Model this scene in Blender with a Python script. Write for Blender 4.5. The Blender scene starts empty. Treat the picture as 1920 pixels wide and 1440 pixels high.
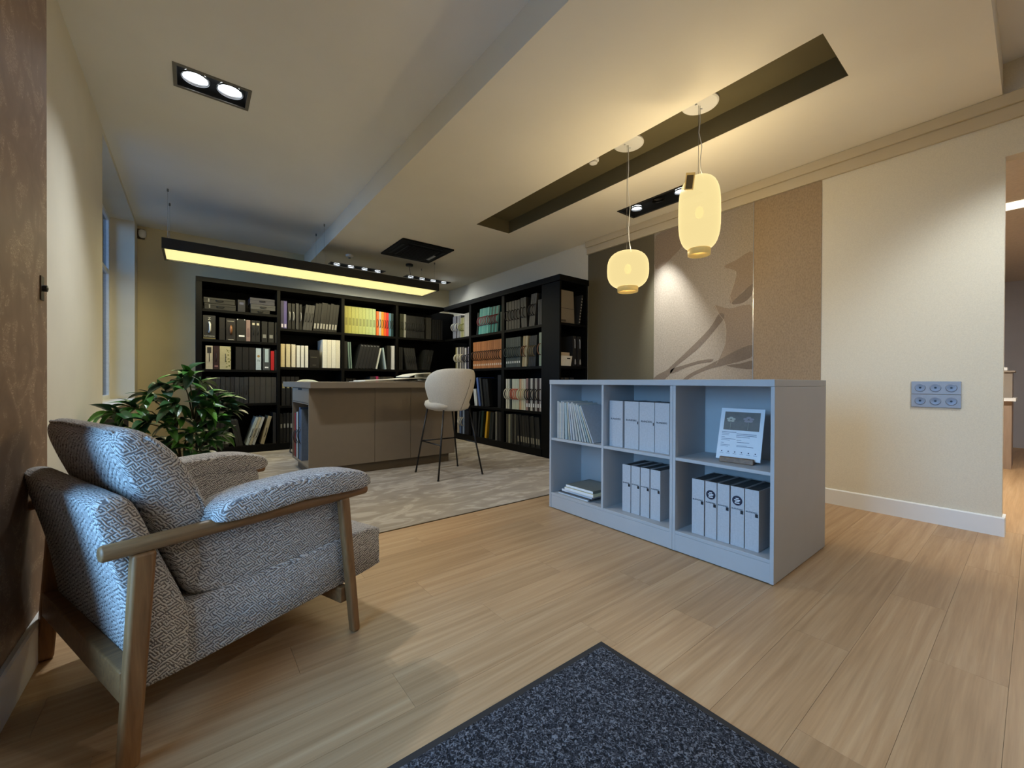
import bpy, bmesh, math, random
from mathutils import Vector, Matrix, Euler
random.seed(11)
SC = bpy.context.scene
COL = SC.collection
PI = math.pi
ORD = 'first second third fourth fifth sixth seventh eighth ninth tenth eleventh twelfth thirteenth fourteenth fifteenth sixteenth'.split()
def lin(r, g, b):
    f = lambda c: (c / 255 / 12.92) if c / 255 <= .04045 else ((c / 255 + .055) / 1.055) ** 2.4
    return (f(r), f(g), f(b))

# ------------------------------------------------------------------ camera
def set_camera():
    yaw, pit, rol = [math.radians(a) for a in (37.9485, -.2781, .2324)]
    F = Vector((math.sin(yaw), math.cos(yaw), 0)); R = Vector((math.cos(yaw), -math.sin(yaw), 0)); U = Vector((0, 0, 1))
    f2 = F * math.cos(pit) + U * math.sin(pit); u2 = -F * math.sin(pit) + U * math.cos(pit)
    r3 = R * math.cos(rol) + u2 * math.sin(rol); u3 = -R * math.sin(rol) + u2 * math.cos(rol)
    cd = bpy.data.cameras.new('camera'); co = bpy.data.objects.new('camera', cd); COL.objects.link(co)
    m = Matrix.Identity(4)
    for i in range(3):
        m[i][0] = r3[i]; m[i][1] = u3[i]; m[i][2] = -f2[i]
    m[2][3] = 1.0
    co.matrix_world = m
    cd.sensor_fit = 'HORIZONTAL'; cd.sensor_width = 36; cd.lens = 36 * 767.78 / 1920; cd.clip_start = .02
    SC.camera = co
set_camera()

# ------------------------------------------------------------------ world and exposure
W = bpy.data.worlds.new('world'); SC.world = W; W.use_nodes = True
bg = W.node_tree.nodes['Background']
bg.inputs[0].default_value = (.25, .56, 1.0, 1); bg.inputs[1].default_value = 26.0
SC.view_settings.view_transform = 'Standard'; SC.view_settings.look = 'None'
SC.view_settings.gamma = 1; SC.view_settings.use_curve_mapping = False
SC.view_settings.exposure = -.66
cy = SC.cycles
cy.use_denoising = True; cy.max_bounces = 8; cy.diffuse_bounces = 5; cy.glossy_bounces = 4
cy.transparent_max_bounces = 12; cy.sample_clamp_indirect = 6; cy.caustics_reflective = False; cy.caustics_refractive = False
SPOT_W = 75; SPOT_C = (.88, .95, 1.0)
PEND_W = 122; PEND_C = (1.0, .79, .46)
LINEAR_W = 75; LINEAR_C = (1.0, .88, .52)

def portal(loc, rot, sx, sy):
    l = bpy.data.lights.new('window_portal', 'AREA'); l.shape = 'RECTANGLE'; l.size = sx; l.size_y = sy; l.cycles.is_portal = True
    o = bpy.data.objects.new('window_portal', l); COL.objects.link(o); o.location = loc; o.rotation_euler = rot
WY0, WY1, WZ0, WZ1 = .55, 1.52, .30, 2.30      # side window beside the armchair
portal((-.80, (WY0 + WY1) / 2, (WZ0 + WZ1) / 2), (0, -PI / 2, 0), WZ1 - WZ0 + .1, WY1 - WY0 + .1)
portal((-.90, 5.96, 1.91), (0, -PI / 2, 0), 2.4, 2.3)

# ------------------------------------------------------------------ materials
MATS = {}
def M(name, col, rough=.6, noise=None, bump=None, metal=0, spec=.5, coat=0, emit=None, alpha=None, sheen=0):
    """procedural principled material; noise=(scale, amount[, stretch]); bump=(scale, strength)"""
    if name in MATS: return MATS[name]
    m = bpy.data.materials.new(name); m.use_nodes = True; MATS[name] = m
    nt = m.node_tree; N = nt.nodes; L = nt.links; p = N['Principled BSDF']
    c = lin(*col)
    p.inputs['Base Color'].default_value = (*c, 1); p.inputs['Roughness'].default_value = rough
    p.inputs['Metallic'].default_value = metal; p.inputs['Specular IOR Level'].default_value = spec
    p.inputs['Coat Weight'].default_value = coat
    if sheen: p.inputs['Sheen Weight'].default_value = sheen
    if noise is None and bump is None: noise = (35, .06)
    tc = N.new('ShaderNodeTexCoord')
    if noise:
        mp = N.new('ShaderNodeMapping'); L.new(tc.outputs['Object'], mp.inputs[0])
        if len(noise) > 2: mp.inputs['Scale'].default_value = noise[2]
        n = N.new('ShaderNodeTexNoise'); n.inputs['Scale'].default_value = noise[0]; n.inputs['Detail'].default_value = 4
        L.new(mp.outputs[0], n.inputs['Vector'])
        r = N.new('ShaderNodeValToRGB'); a = noise[1]
        r.color_ramp.elements[0].position = .3; r.color_ramp.elements[1].position = .7
        r.color_ramp.elements[0].color = (*[x * (1 - a) for x in c], 1); r.color_ramp.elements[1].color = (*[min(1, x * (1 + a)) for x in c], 1)
        L.new(n.outputs[0], r.inputs[0]); L.new(r.outputs[0], p.inputs['Base Color'])
    if bump:
        n2 = N.new('ShaderNodeTexNoise'); n2.inputs['Scale'].default_value = bump[0]; n2.inputs['Detail'].default_value = 3
        L.new(tc.outputs['Object'], n2.inputs['Vector'])
        b = N.new('ShaderNodeBump'); b.inputs['Strength'].default_value = bump[1]; b.inputs['Distance'].default_value = .01
        L.new(n2.outputs[0], b.inputs['Height']); L.new(b.outputs[0], p.inputs['Normal'])
    if emit:
        p.inputs['Emission Color'].default_value = (*emit[0], 1); p.inputs['Emission Strength'].default_value = emit[1]
    return m

def nodes(m):
    return m.node_tree.nodes, m.node_tree.links, m.node_tree.nodes['Principled BSDF']
def math_node(N, L, op, a, b=None):
    n = N.new('ShaderNodeMath'); n.operation = op
    for i, v in enumerate((a, b)):
        if v is None: continue
        if isinstance(v, (int, float)): n.inputs[i].default_value = v
        else: L.new(v, n.inputs[i])
    return n.outputs[0]
def ramp(N, L, fac, stops):
    r = N.new('ShaderNodeValToRGB'); e = r.color_ramp.elements
    while len(e) < len(stops): e.new(.5)
    for el, (p, c) in zip(e, stops): el.position = p; el.color = (*lin(*c), 1)
    L.new(fac, r.inputs[0]); return r.outputs[0]

def wood_mat(name, stops, stretch, rough=.45, spec=.4):
    m = bpy.data.materials.new(name); m.use_nodes = True; MATS[name] = m
    N, L, p = nodes(m)
    tc = N.new('ShaderNodeTexCoord'); oi = N.new('ShaderNodeObjectInfo')
    off = math_node(N, L, 'MULTIPLY', oi.outputs['Random'], 37.0)
    comb = N.new('ShaderNodeCombineXYZ'); L.new(off, comb.inputs[0]); L.new(off, comb.inputs[1])
    add = N.new('ShaderNodeVectorMath'); L.new(tc.outputs['Object'], add.inputs[0]); L.new(comb.outputs[0], add.inputs[1])
    mp = N.new('ShaderNodeMapping'); mp.inputs['Scale'].default_value = stretch; L.new(add.outputs[0], mp.inputs[0])
    n = N.new('ShaderNodeTexNoise'); n.inputs['Scale'].default_value = 1; n.inputs['Detail'].default_value = 7; n.inputs['Roughness'].default_value = .62; n.inputs['Distortion'].default_value = .6
    L.new(mp.outputs[0], n.inputs['Vector'])
    base = ramp(N, L, n.outputs[0], stops)
    n2 = N.new('ShaderNodeTexNoise'); n2.inputs['Scale'].default_value = 1; n2.inputs['Detail'].default_value = 2
    mp2 = N.new('ShaderNodeMapping'); mp2.inputs['Scale'].default_value = tuple(s * 4.5 for s in stretch); L.new(add.outputs[0], mp2.inputs[0]); L.new(mp2.outputs[0], n2.inputs['Vector'])
    fine = math_node(N, L, 'MULTIPLY_ADD', n2.outputs[0], .30)
    fine.node.inputs[2].default_value = .85
    rnd = math_node(N, L, 'MULTIPLY_ADD', oi.outputs['Random'], .17); rnd.node.inputs[2].default_value = .90
    tot = math_node(N, L, 'MULTIPLY', fine, rnd)
    mx = N.new('ShaderNodeVectorMath'); mx.operation = 'SCALE'; L.new(base, mx.inputs[0]); L.new(tot, mx.inputs['Scale'])
    L.new(mx.outputs[0], p.inputs['Base Color'])
    p.inputs['Roughness'].default_value = rough; p.inputs['Specular IOR Level'].default_value = spec
    b = N.new('ShaderNodeBump'); b.inputs['Strength'].default_value = .08; b.inputs['Distance'].default_value = .002
    L.new(n2.outputs[0], b.inputs['Height']); L.new(b.outputs[0], p.inputs['Normal'])
    return m
PLANK = wood_mat('oak_plank', [(.2, (154, 119, 83)), (.5, (178, 144, 106)), (.8, (197, 166, 129))], (.9, 26, 26), .42, .35)
OAKX = wood_mat('oak_frame_x', [(.25, (104, 70, 40)), (.5, (132, 94, 58)), (.75, (152, 112, 72))], (4, 45, 45), .45)
OAKZ = wood_mat('oak_frame_z', [(.25, (104, 70, 40)), (.5, (132, 94, 58)), (.75, (152, 112, 72))], (45, 45, 4), .45)

def weave_mat():
    m = bpy.data.materials.new('woven_fabric'); m.use_nodes = True
    N, L, p = nodes(m); tc = N.new('ShaderNodeTexCoord')
    nz = N.new('ShaderNodeTexNoise'); nz.inputs['Scale'].default_value = 60; nz.inputs['Detail'].default_value = 2
    L.new(tc.outputs['Object'], nz.inputs['Vector'])
    sub = N.new('ShaderNodeVectorMath'); sub.operation = 'SUBTRACT'; L.new(nz.outputs['Color'], sub.inputs[0]); sub.inputs[1].default_value = (.5, .5, .5)
    sc = N.new('ShaderNodeVectorMath'); sc.operation = 'SCALE'; L.new(sub.outputs[0], sc.inputs[0]); sc.inputs['Scale'].default_value = .009
    add = N.new('ShaderNodeVectorMath'); L.new(tc.outputs['Object'], add.inputs[0]); L.new(sc.outputs[0], add.inputs[1])
    k = 2 * PI / .0074
    def dotwave(v):
        d = N.new('ShaderNodeVectorMath'); d.operation = 'DOT_PRODUCT'; L.new(add.outputs[0], d.inputs[0]); d.inputs[1].default_value = v
        return math_node(N, L, 'SINE', math_node(N, L, 'MULTIPLY', d.outputs['Value'], k))
    A = dotwave((.95, .25, .72)); B = dotwave((.25, .95, -.72))
    ck = N.new('ShaderNodeTexVoronoi'); ck.inputs['Scale'].default_value = 125; L.new(tc.outputs['Object'], ck.inputs['Vector'])
    sepc = N.new('ShaderNodeSeparateColor'); L.new(ck.outputs['Color'], sepc.inputs[0])
    sel = math_node(N, L, 'GREATER_THAN', sepc.outputs[0], .5)
    inv = math_node(N, L, 'SUBTRACT', 1.0, sel)
    tot = math_node(N, L, 'ADD', math_node(N, L, 'MULTIPLY', A, sel), math_node(N, L, 'MULTIPLY', B, inv))
    fac = math_node(N, L, 'MULTIPLY_ADD', tot, .5); fac.node.inputs[2].default_value = .5
    c = ramp(N, L, fac, [(.15, (116, 110, 109)), (.60, (210, 205, 200))])
    L.new(c, p.inputs['Base Color']); p.inputs['Roughness'].default_value = .95; p.inputs['Specular IOR Level'].default_value = .15
    b = N.new('ShaderNodeBump'); b.inputs['Strength'].default_value = .6; b.inputs['Distance'].default_value = .004
    L.new(fac, b.inputs['Height']); L.new(b.outputs[0], p.inputs['Normal'])
    return m
WEAVE = weave_mat()

def brown_wall_mat():
    m = bpy.data.materials.new('brown_textured_wallcovering'); m.use_nodes = True
    N, L, p = nodes(m); tc = N.new('ShaderNodeTexCoord')
    n = N.new('ShaderNodeTexNoise'); n.inputs['Scale'].default_value = 7; n.inputs['Detail'].default_value = 5; n.inputs['Distortion'].default_value = 1.5
    L.new(tc.outputs['Object'], n.inputs['Vector'])
    mp = N.new('ShaderNodeMapping'); mp.inputs['Rotation'].default_value = (.7, 0, 0); mp.inputs['Scale'].default_value = (1, 9, 26)
    L.new(tc.outputs['Object'], mp.inputs[0])
    w = N.new('ShaderNodeTexNoise'); w.inputs['Scale'].default_value = 2.6; w.inputs['Detail'].default_value = 3; w.inputs['Distortion'].default_value = 2.4
    L.new(mp.outputs[0], w.inputs['Vector'])
    line = math_node(N, L, 'ABSOLUTE', math_node(N, L, 'SUBTRACT', w.outputs[0], .5))
    th = math_node(N, L, 'LESS_THAN', line, .015)
    brk = math_node(N, L, 'GREATER_THAN', n.outputs[0], .54)
    fac = math_node(N, L, 'MULTIPLY', th, brk)
    base = ramp(N, L, n.outputs[0], [(.3, (134, 108, 88)), (.7, (156, 128, 104))])
    mx = N.new('ShaderNodeMix'); mx.data_type = 'RGBA'; L.new(fac, mx.inputs[0]); L.new(base, mx.inputs[6]); mx.inputs[7].default_value = (*lin(206, 180, 150), 1)
    L.new(mx.outputs[2], p.inputs['Base Color']); p.inputs['Roughness'].default_value = .6
    return m
BROWN = brown_wall_mat()

def carpet_mat():
    m = bpy.data.materials.new('beige_velvet_carpet'); m.use_nodes = True
    N, L, p = nodes(m); tc = N.new('ShaderNodeTexCoord')
    mp = N.new('ShaderNodeMapping'); mp.inputs['Scale'].default_value = (2.2, 5.5, 1); mp.inputs['Rotation'].default_value = (0, 0, .5); L.new(tc.outputs['Object'], mp.inputs[0])
    n = N.new('ShaderNodeTexNoise'); n.inputs['Scale'].default_value = 1.5; n.inputs['Detail'].default_value = 5; n.inputs['Distortion'].default_value = 1.2
    L.new(mp.outputs[0], n.inputs['Vector'])
    c = ramp(N, L, n.outputs[0], [(.36, (146, 134, 118)), (.52, (158, 146, 130)), (.60, (182, 171, 155)), (.72, (162, 150, 134))])
    L.new(c, p.inputs['Base Color']); p.inputs['Roughness'].default_value = .95; p.inputs['Sheen Weight'].default_value = .15; p.inputs['Specular IOR Level'].default_value = .1
    n2 = N.new('ShaderNodeTexNoise'); n2.inputs['Scale'].default_value = 500; L.new(tc.outputs['Object'], n2.inputs['Vector'])
    b = N.new('ShaderNodeBump'); b.inputs['Strength'].default_value = .3; b.inputs['Distance'].default_value = .003
    L.new(n2.outputs[0], b.inputs['Height']); L.new(b.outputs[0], p.inputs['Normal'])
    return m
CARPET = carpet_mat()
def mat_pile():
    m = bpy.data.materials.new('doormat_pile'); m.use_nodes = True
    N, L, p = nodes(m); tc = N.new('ShaderNodeTexCoord')
    n = N.new('ShaderNodeTexNoise'); n.inputs['Scale'].default_value = 105; n.inputs['Detail'].default_value = 2; n.inputs['Distortion'].default_value = 1.5
    L.new(tc.outputs['Object'], n.inputs['Vector'])
    c = ramp(N, L, n.outputs[0], [(.36, (28, 28, 31)), (.52, (60, 61, 67)), (.66, (124, 126, 133))])
    L.new(c, p.inputs['Base Color']); p.inputs['Roughness'].default_value = .95; p.inputs['Specular IOR Level'].default_value = .1
    b = N.new('ShaderNodeBump'); b.inputs['Strength'].default_value = .9; b.inputs['Distance'].default_value = .006
    L.new(n.outputs[0], b.inputs['Height']); L.new(b.outputs[0], p.inputs['Normal'])
    return m
PILE = mat_pile()

def emit_mat(name, col, strength):
    m = bpy.data.materials.new(name); m.use_nodes = True
    N, L, p = nodes(m)
    p.inputs['Base Color'].default_value = (*col, 1); p.inputs['Emission Color'].default_value = (*col, 1); p.inputs['Emission Strength'].default_value = strength
    return m
def opal_mat(name, col, strength, through=.5):
    """thin opal glass: glows, and lets part of the bulb's light straight through"""
    m = bpy.data.materials.new(name); m.use_nodes = True
    N = m.node_tree.nodes; L = m.node_tree.links; N.remove(N['Principled BSDF']); out = N['Material Output']
    e = N.new('ShaderNodeEmission'); e.inputs[0].default_value = (*col, 1)
    lw = N.new('ShaderNodeLayerWeight'); lw.inputs[0].default_value = .35
    edge = math_node(N, L, 'POWER', lw.outputs['Facing'], 3.0)
    st = math_node(N, L, 'MULTIPLY_ADD', edge, strength * .7); st.node.inputs[2].default_value = strength
    L.new(st, e.inputs[1])
    t = N.new('ShaderNodeBsdfTransparent'); mx = N.new('ShaderNodeMixShader'); mx.inputs[0].default_value = through
    L.new(e.outputs[0], mx.inputs[1]); L.new(t.outputs[0], mx.inputs[2]); L.new(mx.outputs[0], out.inputs[0])
    return m
def glass_mat(name, tint=(1, 1, 1)):
    m = bpy.data.materials.new(name); m.use_nodes = True
    N = m.node_tree.nodes; L = m.node_tree.links; N.remove(N['Principled BSDF']); out = N['Material Output']
    t = N.new('ShaderNodeBsdfTransparent'); t.inputs[0].default_value = (*tint, 1)
    g = N.new('ShaderNodeBsdfGlossy'); g.inputs['Roughness'].default_value = .02
    fr = N.new('ShaderNodeFresnel'); fr.inputs[0].default_value = 1.35
    mx = N.new('ShaderNodeMixShader'); L.new(fr.outputs[0], mx.inputs[0]); L.new(t.outputs[0], mx.inputs[1]); L.new(g.outputs[0], mx.inputs[2]); L.new(mx.outputs[0], out.inputs[0])
    return m
GLASS = glass_mat('window_glass')
def paper_glow(name, col):
    m = bpy.data.materials.new(name); m.use_nodes = True; N, L, p = nodes(m); out = N['Material Output']
    p.inputs['Base Color'].default_value = (*lin(*col), 1)
    t = N.new('ShaderNodeBsdfTranslucent'); t.inputs[0].default_value = (*lin(*col), 1); mx = N.new('ShaderNodeMixShader'); mx.inputs[0].default_value = .6
    L.new(p.outputs[0], mx.inputs[1]); L.new(t.outputs[0], mx.inputs[2]); L.new(mx.outputs[0], out.inputs[0]); return m

CREAM = M('cream_plaster', (226, 219, 202), .85, (3, .03), (220, .08))
BACKW = M('back_wall_plaster', (222, 210, 176), .85, (3, .03), (220, .06))
RWALL = M('cream_linen_wallpaper', (222, 214, 194), .8, (160, .05), (300, .12))
CEIL = M('ceiling_paint', (241, 241, 239), .9, (2, .02))
SOFF = M('soffit_paint', (236, 230, 214), .9, (2, .02))
OLIVE_D = M('recess_dark_olive_paint', (92, 84, 58), .8, (4, .05))
OLIVE = M('olive_wallpaper', (94, 85, 62), .7, (60, .04), (260, .1))
TAN = M('tan_woven_wallpaper', (156, 134, 106), .65, (110, .16, (1, 1, .5)), (300, .25), metal=.05)
MURAL = M('mural_ground_metallic_paper', (158, 144, 126), .5, (75, .18), (280, .3), metal=.2)
MUR_D = M('mural_print_branch', (116, 100, 83), .55, (75, .14), (280, .2), metal=.15)
MUR_M = M('mural_print_petal', (142, 123, 102), .55, (75, .14), (280, .2), metal=.2)
MUR_L = M('mural_print_petal_edge', (196, 180, 158), .5, (75, .1), metal=.3)
WHITE = M('white_trim_paint', (232, 232, 230), .5, (4, .02))
CORN = M('cornice_paint', (196, 182, 154), .7, (4, .03))
WINWHITE = M('window_frame_white', (226, 228, 230), .4)
BLACKW = M('black_shelf_laminate', (9, 9, 9), .5, (20, .15), spec=.14)
BLACKM = M('black_metal', (16, 16, 17), .4, (30, .1))
GREYL = M('grey_console_laminate', (178, 179, 180), .55, (6, .02))
TAUPE = M('taupe_counter_laminate', (122, 110, 94), .55, (10, .03))
TAUPE2 = M('taupe_counter_plinth', (98, 86, 70), .6, (10, .05))
CREAMF = M('cream_boucle', (214, 206, 190), .95, (120, .08), (350, .5), spec=.15)
DARKEMPTY = M('dark_hollow', (10, 10, 10), .8)
BINDER = M('grey_binder_cloth', (186, 186, 188), .8, (90, .06), (400, .1))
INK = M('black_ink', (18, 18, 24), .6)
NAVYINK = M('navy_sticker', (22, 24, 48), .5)
PAPER = M('white_paper', (230, 232, 234), .7, (30, .02))
PAGES = M('page_edges', (196, 188, 172), .8, (200, .15, (1, 1, .02)))
CHROME = M('brushed_metal', (170, 172, 176), .3, (40, .05), metal=.9)
GREYM = M('grey_bezel_metal', (128, 126, 122), .4, (40, .05), metal=.4)
LEAF = [M('leaf_green_%d' % i, c, .32, (14, .22), spec=.55) for i, c in enumerate([(40, 78, 42), (58, 108, 44), (36, 66, 52), (84, 138, 54)])]
STEM = M('plant_stem', (92, 80, 56), .7, (30, .2))
SOIL = M('soil', (40, 30, 22), .95, (60, .3), (80, .8))
POT = M('pot_charcoal', (58, 58, 60), .5)
SPOT_E = emit_mat('spot_led', (.92, .97, 1.0), 9)

# ------------------------------------------------------------------ mesh builder
class MB:
    def __init__(s): s.v = []; s.f = []
    def box(s, x0, x1, y0, y1, z0, z1, mat=None):
        b = len(s.v)
        c = [(x0, y0, z0), (x1, y0, z0), (x1, y1, z0), (x0, y1, z0), (x0, y0, z1), (x1, y0, z1), (x1, y1, z1), (x0, y1, z1)]
        if mat: c = [tuple(mat @ Vector(p)) for p in c]
        s.v += c
        s.f += [tuple(b + i for i in q) for q in ((3, 2, 1, 0), (4, 5, 6, 7), (0, 1, 5, 4), (1, 2, 6, 5), (2, 3, 7, 6), (3, 0, 4, 7))]
        return s
    def loft(s, rings, caps=True, closed_rings=True):
        b = len(s.v); n = len(rings[0])
        for r in rings: s.v += [tuple(p) for p in r]
        for i in range(len(rings) - 1):
            for j in range(n if closed_rings else n - 1):
                k = (j + 1) % n
                s.f.append((b + i * n + j, b + i * n + k, b + (i + 1) * n + k, b + (i + 1) * n + j))
        if caps and closed_rings:
            s.f.append(tuple(b + j for j in reversed(range(n)))); s.f.append(tuple(b + (len(rings) - 1) * n + j for j in range(n)))
        return s
    def prism(s, poly, axis, a0, a1):
        mk = {'x': lambda p, a: (a, p[0], p[1]), 'y': lambda p, a: (p[0], a, p[1]), 'z': lambda p, a: (p[0], p[1], a)}[axis]
        return s.loft([[mk(p, a0) for p in poly], [mk(p, a1) for p in poly]])
    def tube(s, pts, r, seg=8, closed=False):
        pts = [Vector(p) for p in pts]; n = len(pts); rs = r if isinstance(r, (list, tuple)) else [r] * n
        rings = []; prev = None
        for i, p in enumerate(pts):
            if closed: d = pts[(i + 1) % n] - pts[i - 1]
            else: d = pts[min(i + 1, n - 1)] - pts[max(i - 1, 0)]
            d.normalize()
            if prev is None: prev = d.orthogonal().normalized()
            u = (prev - d * prev.dot(d)); u = u.normalized() if u.length > 1e-6 else d.orthogonal().normalized(); prev = u; w = d.cross(u)
            rings.append([p + (u * math.cos(2 * PI * j / seg) + w * math.sin(2 * PI * j / seg)) * rs[i] for j in range(seg)])
        if closed:
            rings.append(rings[0]); return s.loft(rings, caps=False)
        return s.loft(rings)
    def lathe(s, prof, c=(0, 0, 0), seg=32, caps=True):
        rings = [[(c[0] + r * math.cos(2 * PI * j / seg), c[1] + r * math.sin(2 * PI * j / seg), c[2] + z) for j in range(seg)] for r, z in prof]
        return s.loft(rings, caps=caps)
    def mesh(s, name, smooth=False):
        me = bpy.data.meshes.new(name); me.from_pydata(s.v, [], s.f); me.validate()
        bm = bmesh.new(); bm.from_mesh(me); bmesh.ops.recalc_face_normals(bm, faces=bm.faces); bm.to_mesh(me); bm.free()
        if smooth: me.polygons.foreach_set('use_smooth', [True] * len(me.polygons))
        return me
    def build(s, name, mat, parent=None, smooth=False, bevel=0, seg=2, subsurf=0, loc=None, rot=None):
        me = s.mesh(name, smooth); me.materials.append(mat)
        o = bpy.data.objects.new(name, me); COL.objects.link(o)
        if parent: o.parent = parent
        if loc: o.location = loc
        if rot: o.rotation_euler = rot
        if bevel:
            b = o.modifiers.new('bevel', 'BEVEL'); b.width = bevel; b.segments = seg; b.limit_method = 'ANGLE'; b.angle_limit = .6
            if smooth is False and seg > 1: me.polygons.foreach_set('use_smooth', [True] * len(me.polygons)); b.harden_normals = True
        if subsurf:
            q = o.modifiers.new('sub', 'SUBSURF'); q.levels = subsurf; q.render_levels = subsurf
        return o
def tag(o, label, cat=None, group=None, kind=None):
    o['label'] = label
    if cat: o['category'] = cat
    if group: o['group'] = group
    if kind: o['kind'] = kind
    return o
def thing(name, label, cat, loc=(0, 0, 0), rz=0, group=None):
    o = bpy.data.objects.new(name, None); COL.objects.link(o); o.location = loc; o.rotation_euler = (0, 0, rz); o.empty_display_size = .1
    return tag(o, label, cat, group)
def struct(o, label): 
    return tag(o, label, kind='structure')
def copy_obj(src, parent=None):
    o = src.copy(); COL.objects.link(o); o.parent = parent; return o
def text_obj(name, s, size, mat, parent, loc, rot, depth=.0004, align='CENTER'):
    cu = bpy.data.curves.new(name, 'FONT'); cu.body = s; cu.size = size; cu.extrude = depth; cu.align_x = align; cu.align_y = 'CENTER'; cu.resolution_u = 2
    t = bpy.data.objects.new('tmp', cu); COL.objects.link(t)
    me = bpy.data.meshes.new_from_object(t.evaluated_get(bpy.context.evaluated_depsgraph_get()))
    bpy.data.objects.remove(t); me.materials.clear(); me.materials.append(mat)
    o = bpy.data.objects.new(name, me); COL.objects.link(o); o.parent = parent; o.location = loc; o.rotation_euler = rot
    return o
def smooth_poly(pts, n=6):
    out = []; m = len(pts)
    for i in range(m):
        p0, p1, p2, p3 = [Vector(pts[(i + k - 1) % m]) for k in range(4)]
        for j in range(n):
            t = j / n
            out.append(.5 * ((2 * p1) + (p2 - p0) * t + (2 * p0 - 5 * p1 + 4 * p2 - p3) * t * t + (3 * p1 - p0 - 3 * p2 + p3) * t ** 3))
    return out
def pillow(mb, pts, w0, w1, inset, edge, axis='y', n=6, flat=.0):
    """soft extruded cushion: smoothed profile pulled in towards its two ends"""
    pr = smooth_poly([Vector((*p, 0)) for p in pts], n); c = sum(pr, Vector()) / len(pr)
    ts = [0, .02, .06, .12, .22, .35, .5, .65, .78, .88, .94, .98, 1]
    rings = []
    for t in ts:
        d = min(t, 1 - t) * abs(w1 - w0); k = 0 if d >= edge else 1 - math.sqrt(max(0, 1 - (1 - d / edge) ** 2))
        ring = []
        for p in pr:
            v = p - c; q = p - v.normalized() * inset * k if v.length > 1e-6 else p
            w = w0 + (w1 - w0) * t
            ring.append((q.x, w, q.y) if axis == 'y' else (w, q.x, q.y))
        rings.append(ring)
    return mb.loft(rings)
def slab_cells(mb, x0, x1, y0, y1, z0, z1, holes):
    xs = sorted({x0, x1, *[h[0] for h in holes], *[h[1] for h in holes]}); ys = sorted({y0, y1, *[h[2] for h in holes], *[h[3] for h in holes]})
    for i in range(len(xs) - 1):
        for j in range(len(ys) - 1):
            cx, cyy = (xs[i] + xs[i + 1]) / 2, (ys[j] + ys[j + 1]) / 2
            if any(h[0] < cx < h[1] and h[2] < cyy < h[3] for h in holes): continue
            mb.box(xs[i], xs[i + 1], ys[j], ys[j + 1], z0, z1)
    return mb
def spot_light(parent, loc, target, watts, cone=60, blend=.9, col=SPOT_C, r=.03):
    l = bpy.data.lights.new('lamp_light', 'SPOT'); l.energy = watts; l.color = col; l.spot_size = math.radians(cone); l.spot_blend = blend; l.shadow_soft_size = r
    o = bpy.data.objects.new('lamp_light', l); COL.objects.link(o); o.parent = parent; o.location = loc
    d = Vector(target) - Vector(loc); o.rotation_euler = d.to_track_quat('-Z', 'Y').to_euler(); return o

# ================================================================== SETTING
ZC, ZS = 3.097, 2.88                       # main ceiling, dropped soffit
# floor with planks
fl = struct(MB().box(-.97, 10.4, -2.4, 7.62, -.08, -.0125).build('floor', M('floor_joint', (120, 90, 60), .8)), 'oak-look plank floor')
lens_cache = {}
def plank(x0, x1, y0, y1):
    key = round(x1 - x0, 3), round(y1 - y0, 3)
    if key not in lens_cache:
        lens_cache[key] = MB().box(.0004, key[0] - .0004, .0004, key[1] - .0004, -.012, 0).mesh('floor_plank'); lens_cache[key].materials.append(PLANK)
    o = bpy.data.objects.new('floor_plank', lens_cache[key]); COL.objects.link(o); o.parent = fl; o.location = (x0, y0, 0)
PW, PL = .186, 1.24
row = 0; y = 2.655
offs = [.3, .85, .05, .6, 1.1, .45, .95, .2, .7]
while y > -2.2:
    x = -.5 - offs[row % 9]
    y0 = y - PW
    while x < 4.35:
        a, b = max(x, -.5), min(x + PL, 4.35)
        if b - a > .03: plank(a, b, y0, y)
        x += PL
    y = y0; row += 1
MB().box(4.351, 10.3, -2.3, 2.655, -.012, 0).build('floor_slab', PLANK, fl)
carpet = tag(MB().prism([(-.57, 2.662), (4.17, 2.662), (4.17, 3.715), (3.66, 3.715), (3.66, 6.72), (.03, 6.72), (.03, 7.49), (-.57, 7.49)], 'z', -.012, .004).build('carpet', CARPET), 'mottled beige velvet carpet laid under counter and bookcases', 'carpet')
struct(MB().box(-.45, 4.18, 2.652, 2.661, -.012, .005).build('trim_1', M('floor_trim_bronze', (96, 82, 62), .4, metal=.5)), 'thin dark strip between wood floor and carpet')

# left wall: near segment, shop window, brown clad segment, cream segment, window niche
wl = MB()
wl.box(-.75, -.455, -2.4, WY0, 0, ZC).box(-.75, -.455, WY0, WY1, WZ1, ZC).box(-.75, -.455, WY0, WY1, 0, WZ0)
wl.box(-.75, -.455, WY1, 2.36, 0, ZC)
wl.box(-.89, -.59, 2.36, 4.77, 0, ZC).box(-.89, -.59, 4.77, 7.16, 3.045, ZC).box(-.89, -.79, 4.77, 7.16, 0, .745).box(-.89, -.59, 7.16, 7.62, 0, ZC)
wall_left = struct(wl.build('wall_left', CREAM), 'cream plaster wall with a deep window niche')
tag(MB().box(-.455, -.447, WY1, 2.37, .0, ZC).build('wall_panel', BROWN, wall_left), 'dark brown wallcovering with fine pale scratches')
struct(MB().prism([(-.447, .0), (-.429, .0), (-.429, .142), (-.434, .15), (-.447, .15)], 'y', -2.3, 2.37).build('baseboard_left', WHITE), 'white baseboard below the brown wallcovering')
struct(MB().prism([(-.59, .0), (-.572, .0), (-.572, .142), (-.577, .15), (-.59, .15)], 'y', 2.375, 4.76).build('baseboard_left', WHITE), 'white baseboard along the cream window wall')
ol = thing('key_switch', 'small dark key switch on the brown wallcovering', 'switch', (-.447, 2.294, 1.344))
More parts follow.
